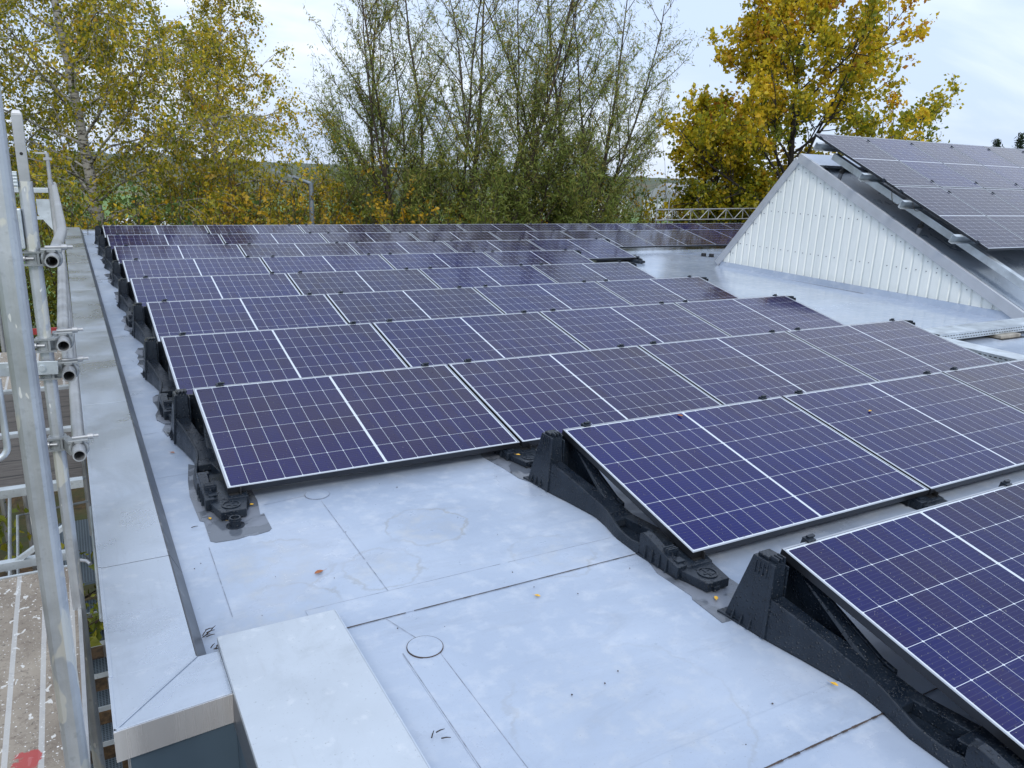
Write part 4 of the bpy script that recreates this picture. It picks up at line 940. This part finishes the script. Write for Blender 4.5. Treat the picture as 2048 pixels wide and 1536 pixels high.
def maple(loc, H, seed, label, rad, r0=.2):
    t = Tree(seed); r = t.r
    T = t.line((0, 0, 0), (0, 0, 1), H, 16, .02, .035); t.tube(T, r0, .03, 9)
    nb = 34
    for b in range(nb):
        f = .20+.78*(b+r.rand())/nb; k = f*16; i = min(int(k), 15); p = T[i]+(T[i+1]-T[i])*(k-i)
        az = b*2.399+r.normal(0, .35); prof = (1.0 if f < .6 else 1-(f-.6)*1.5)
        L = rad*max(.25, prof)*r.uniform(.72, 1.12)
        B = t.line(p, unit(az, .25+.75*f), L, 9, .035, .10); t.tube(B, .02+.07*(1-f), .010, 6)
        for q in range(int(2.5*L)+2):
            g = .25+.75*r.rand(); j = min(int(g*9), 8); pp = B[j]+(B[j+1]-B[j])*(g*9-j); d = B[j+1]-B[j]; d /= np.linalg.norm(d)
            S = t.line(pp, d+r.normal(0, .65, 3), L*.26*r.uniform(.6, 1.3)+.3, 5, .05, .14); t.tube(S, .018, .005, 4)
            ctn = .06+.62*min(1, S[-1][2]/H)+r.normal(0, .15)
            for u in range(6):
                j2 = r.randint(2, 6); tw = t.line(S[j2], (S[j2]-S[j2-1])/np.linalg.norm(S[j2]-S[j2-1])+r.normal(0, .8, 3), r.uniform(.25, .6), 3, .0, .15); t.tube(tw, .006, .003, 3)
                t.leaves(tw, int(r.randint(12, 23)), .10, .7, ctn+r.normal(0, .07), .13)
    return t.finish('maple_tree', loc, LM['maple'], BK['maple'], .115, .10, label)

def shrub(loc, H, R, seed, lm, label, cat='shrub', group='shrubs behind the far roof edge', leaf_=(.10, .06), n=60, tint=.5, name='shrub'):
    t = Tree(seed); r = t.r
    for q in range(n):
        az = r.uniform(0, 6.28); S0 = t.line((r.normal(0, R*.12), r.normal(0, R*.12), 0), unit(az, r.uniform(.75, 1.5)), H*r.uniform(.55, 1.08), 8, .02, .10); t.tube(S0, .022, .005, 4)
        for u in range(10):
            j = r.randint(2, 8); S = t.line(S0[j], (S0[j+1]-S0[j])/np.linalg.norm(S0[j+1]-S0[j])+r.normal(0, .8, 3), R*r.uniform(.22, .5), 4, .0, .12); t.tube(S, .007, .002, 3)
            t.leaves(S, int(r.randint(14, 26)), .08, .3, tint+r.normal(0, .13), .16)
    return t.finish(name, loc, LM[lm], BK['shrub'], leaf_[0], leaf_[1], label, cat, group)

G = -4.5
birch((.45, 21.2, G), 16.5, 11, 'tall yellowing birch with a pale straight trunk behind the far roof corner', 5.9, .19, (-.01, 0), 1.1, .42)
birch((-5.6, 17.5, G), 15.5, 12, 'yellow green birch behind the scaffold at the left edge', 5.0, .17, (.03, 0), .85, .38)
birch((3.2, 22.6, G), 13.6, 13, 'smaller leaning birch with golden leaves left of the street lamp', 4.3, .13, (.07, .02), .9, .50)
birch((-2.4, 26, G), 16.5, 14, 'birch farther back between the two taller birches', 4.8, .17, (.0, 0), .65, .36)
birch((-8.5, 9.5, G), 12.0, 15, 'green birch low beside the scaffold below the roof edge', 4.2, .15, (.02, 0), .9, .38)
D = math.pi
U = math.pi/2
# azimuths: the picture plane runs roughly along (0.87,-0.5)
ax = math.atan2(-.5, .87)
willow((9.6, 20.8, G), 14, 21, 'broad multi stemmed willow with thin leaves right of the street lamp', [(ax+D, 1.28, 11.5, .10), (ax+D, 1.40, 12.6, .12), (ax+D+.4, 1.46, 12.6, .11), (ax+D-.3, 1.34, 11, .09), (ax, 1.50, 13.2, .12), (ax+D, 1.12, 8.0, .08)], .95, .95)
willow((11.1, 20.0, G), 14, 22, 'willow with two thick forked dark stems in the middle of the tree line', [(ax, 1.56, 14, .15), (ax, 1.20, 13, .14), (ax+.3, 1.32, 13, .12), (ax, 1.06, 10.5, .10), (ax+D+.5, 1.40, 13, .10)], .95)
willow((12.7, 19.35, G), 14, 24, 'slender upright willow between two broader willows', [(ax, 1.55, 13, .09), (ax, 1.43, 12.5, .08), (ax+D, 1.48, 12, .07)], .8, .8)
willow((14.5, 18.75, G), 14, 23, 'narrow tall willow left of the golden maple', [(ax, 1.55, 13.5, .15), (ax, 1.45, 13, .13), (ax+D, 1.42, 13, .10), (ax, 1.49, 11.5, .09), (ax+.6, 1.44, 12, .09), (ax, 1.26, 9.0, .07)], .9, .95)
maple((21.0, 15.05, G), 10.9, 31, 'golden yellow maple with a dark trunk behind the skylight gable', 5.0, .20)
maple((19.4, 16.6, G), 8.0, 32, 'lower greenish yellow maple left of the tall golden maple', 2.1, .13)
sh = [('shrub', (-.8, 16.2), 4.9, 2.0, 'olive', .5, 'olive green shrub behind the far left roof corner'), ('s', (1.6, 16.8), 5.1, 1.9, 'green', .55, 'dark green shrub below the tall birch trunk'),
      ('s', (3.6, 17.3), 5.3, 2.0, 'gold', .4, 'bright golden shrub left of the street lamp post'), ('s', (2.8, 19.8), 5.9, 2.0, 'olive', .7, 'yellowish olive shrub between the birches'),
      ('s', (5.6, 20.6), 5.9, 1.9, 'gold', .25, 'yellow ochre shrub just behind the street lamp'), ('s', (-3.2, 18.5), 5.6, 2.3, 'olive', .4, 'olive shrub right of the scaffold poles'),
      ('s', (8.2, 19.2), 5.0, 1.4, 'gold', .55, 'small golden shrub under the left stems of the broad willow'), ('s', (12.0, 21.2), 5.6, 1.5, 'gold', .6, 'golden yellow bush at the foot of the forked willow'),
      ('s', (7.0, 21.6), 5.9, 1.8, 'olive', .6, 'olive yellow shrub between the lamp and the broad willow'), ('s', (18.9, 19.0), 6.2, 1.9, 'olive', .55, 'tall olive shrub behind the left end of the lattice girder'), ('s', (4.6, 22.4), 6.2, 1.9, 'olive', .75, 'yellow tinged shrub straight behind the lamp arm'), ('s', (11.2, 21.6), 5.4, 1.6, 'green', .75, 'leafy green bush between the stems of the forked willow'), ('s', (10.0, 18.6), 5.2, 1.9, 'olive', .5, 'bushy olive shrub in front of the broad willow'), ('s', (14.4, 20.2), 5.6, 1.7, 'olive', .6, 'yellowish shrub behind the slender willow'), ('s', (16.2, 19.6), 5.4, 1.7, 'green', .7, 'green bush right of the narrow willow'), ('s', (13.2, 17.3), 4.9, 1.6, 'olive', .35, 'dull green bush below the slender willow'), ('s', (17.4, 18.8), 5.9, 1.7, 'gold', .35, 'yellow bush between the narrow willow and the low maple'),
      ('s', (17.6, 15.9), 4.7, 1.7, 'olive', .55, 'olive bush behind the lattice girder'), ('s', (20.6, 13.9), 5.0, 1.8, 'green', .7, 'green bush below the golden maple'), ('s', (9.3, 17.6), 4.7, 1.8, 'olive', .3, 'low dark olive bush right of the street lamp')]
for i, (_, (x, y), H, R, lm_, tn, lb) in enumerate(sh): shrub((x, y, G), H*1.16, R*1.1, 50+i, lm_, lb, tint=tn, n=44)
shrub((-2.6, 4.2, G), 3.6, 1.6, 80, 'olive', 'olive bush at the foot of the scaffold', group='bushes beside the scaffold', n=50)
shrub((-2.3, 2.4, G), 2.6, 1.3, 81, 'rust', 'rusty orange bush near the stair rail', group='bushes beside the scaffold', n=45, tint=.4)
shrub((-4.6, 6.8, G), 4.2, 1.9, 82, 'olive', 'taller yellow green bush outside the scaffold', group='bushes beside the scaffold', n=55, tint=.7)

# far conifer tops past the skylight
def conifer(loc, H, seed, label):
    t = Tree(seed); r = t.r; T = t.line((0, 0, 0), (0, 0, 1), H, 8, .02, .01); t.tube(T, .16, .02, 6)
    for b in range(120):
        f = .15+.85*(b+r.rand())/120; p = T[0]*(1-f)+T[-1]*f; B = t.line(p, unit(b*2.4, -.1), (1-f)*H*.2+.25, 4, .0, .08); t.tube(B, .02, .005, 3); t.leaves(B, 30, .12, .3, .5, .25)
    return t.finish('spruce_tree', loc, LM['conifer'], BK['maple'], .28, .07, label)
def at_pix(px, py, depth):
    d = _fw+_r2*(px-1024)/FPX+_u2*(768-py)/FPX
    return CAM+d*depth
for px, py, dp, lb in ((1996, 281, 75, 'dark spruce top just above the skylight panels'), (2046, 270, 70, 'dark spruce tip at the right end of the skylight panels')):
    q = at_pix(px, py, dp); conifer((q[0], q[1], G), q[2]-G, int(px), lb)

# houses seen through the trees
def house(px, dp, w_, d_, h_, rot, wallc, roofc, label, flat=False):
    q = at_pix(px, 420, dp); zz = gh(math.hypot(q[0], q[1]), math.atan2(q[0], q[1]))-.3
    r = empty('house', (q[0], q[1], zz), label, 'house'); r.rotation_euler.z = rot
    wm_ = simple('house_wall', wallc, .7, 0, .05, .5); rm = simple('house_roof', roofc, .7, 0, .15, .6)
    m = MB(); m.box(-w_/2, w_/2, -d_/2, d_/2, 0, h_); m.build('wall', wm_, r)
    if flat: m = MB(); m.box(-w_/2-.3, w_/2+.3, -d_/2-.3, d_/2+.3, h_, h_+.5); m.build('roof', rm, r)
    else: m = MB(); m.pyz([(-d_/2-.5, h_-.1), (0, h_+d_*.38), (d_/2+.5, h_-.1), (0, h_+.05)], -w_/2-.4, w_/2+.4); m.build('roof', rm, r)
    for k in range(max(2, int(w_/3))):
        x = -w_/2+(k+.5)*w_/max(2, int(w_/3))
        for z in ([1.0, 3.8] if h_ > 5 else [1.2]):
            m = MB(); m.box(x-.6, x+.6, -d_/2-.04, -d_/2+.02, z, z+1.3); m.build('window', M['dark_hole'], r)
house(1030, 165, 16, 9, 5.2, .5, (.62, .63, .62), (.30, .31, .33), 'long white hall seen between the forked willow stems', True)
house(1190, 170, 12, 9, 4.6, .4, (.66, .66, .64), (.27, .27, .28), 'white flat hall behind the narrow willow', True)
house(1345, 185, 13, 9, 6.0, .45, (.60, .62, .64), (.28, .29, .31), 'pale grey house between the narrow willow and the maple')
# white vans parked far beyond the roof edge
def van(px, dp, rot, label):
    q = at_pix(px, 440, dp); r = empty('parked_van', (q[0], q[1], gh(dp, 0)), label, 'van', 'white vans parked beyond the roof'); r.rotation_euler.z = rot
    wp = M['van']; m = MB(); m.pxz([(-2.5, .35), (2.3, .35), (2.5, .9), (2.4, 1.15), (1.75, 1.3), (1.2, 2.05), (-2.4, 2.1), (-2.5, 1.0)], -.95, .95); m.build('body', wp, r, .08)
    m = MB(); m.hull([(1.78, -.82, 1.31), (1.82, -.82, 1.31), (1.82, .82, 1.31), (1.78, .82, 1.31)], [(1.26, -.75, 2.0), (1.30, -.75, 2.0), (1.30, .75, 2.0), (1.26, .75, 2.0)]); m.build('windscreen', M['dark_hole'], r)
    for sx in (-1.6, 1.6):
        for sy in (-.9, .9):
            m = MB(); m.tube([(sx, sy-.1, .33), (sx, sy+.1, .33)], .33, 16); m.build('wheel', M['rubber'], r)
M['van'] = simple('white_paint', (.75, .76, .78), .3)
van(600, 46, .9, 'white van parked left of the street lamp'); van(322, 47, .2, 'white van parked behind the birch trunk')
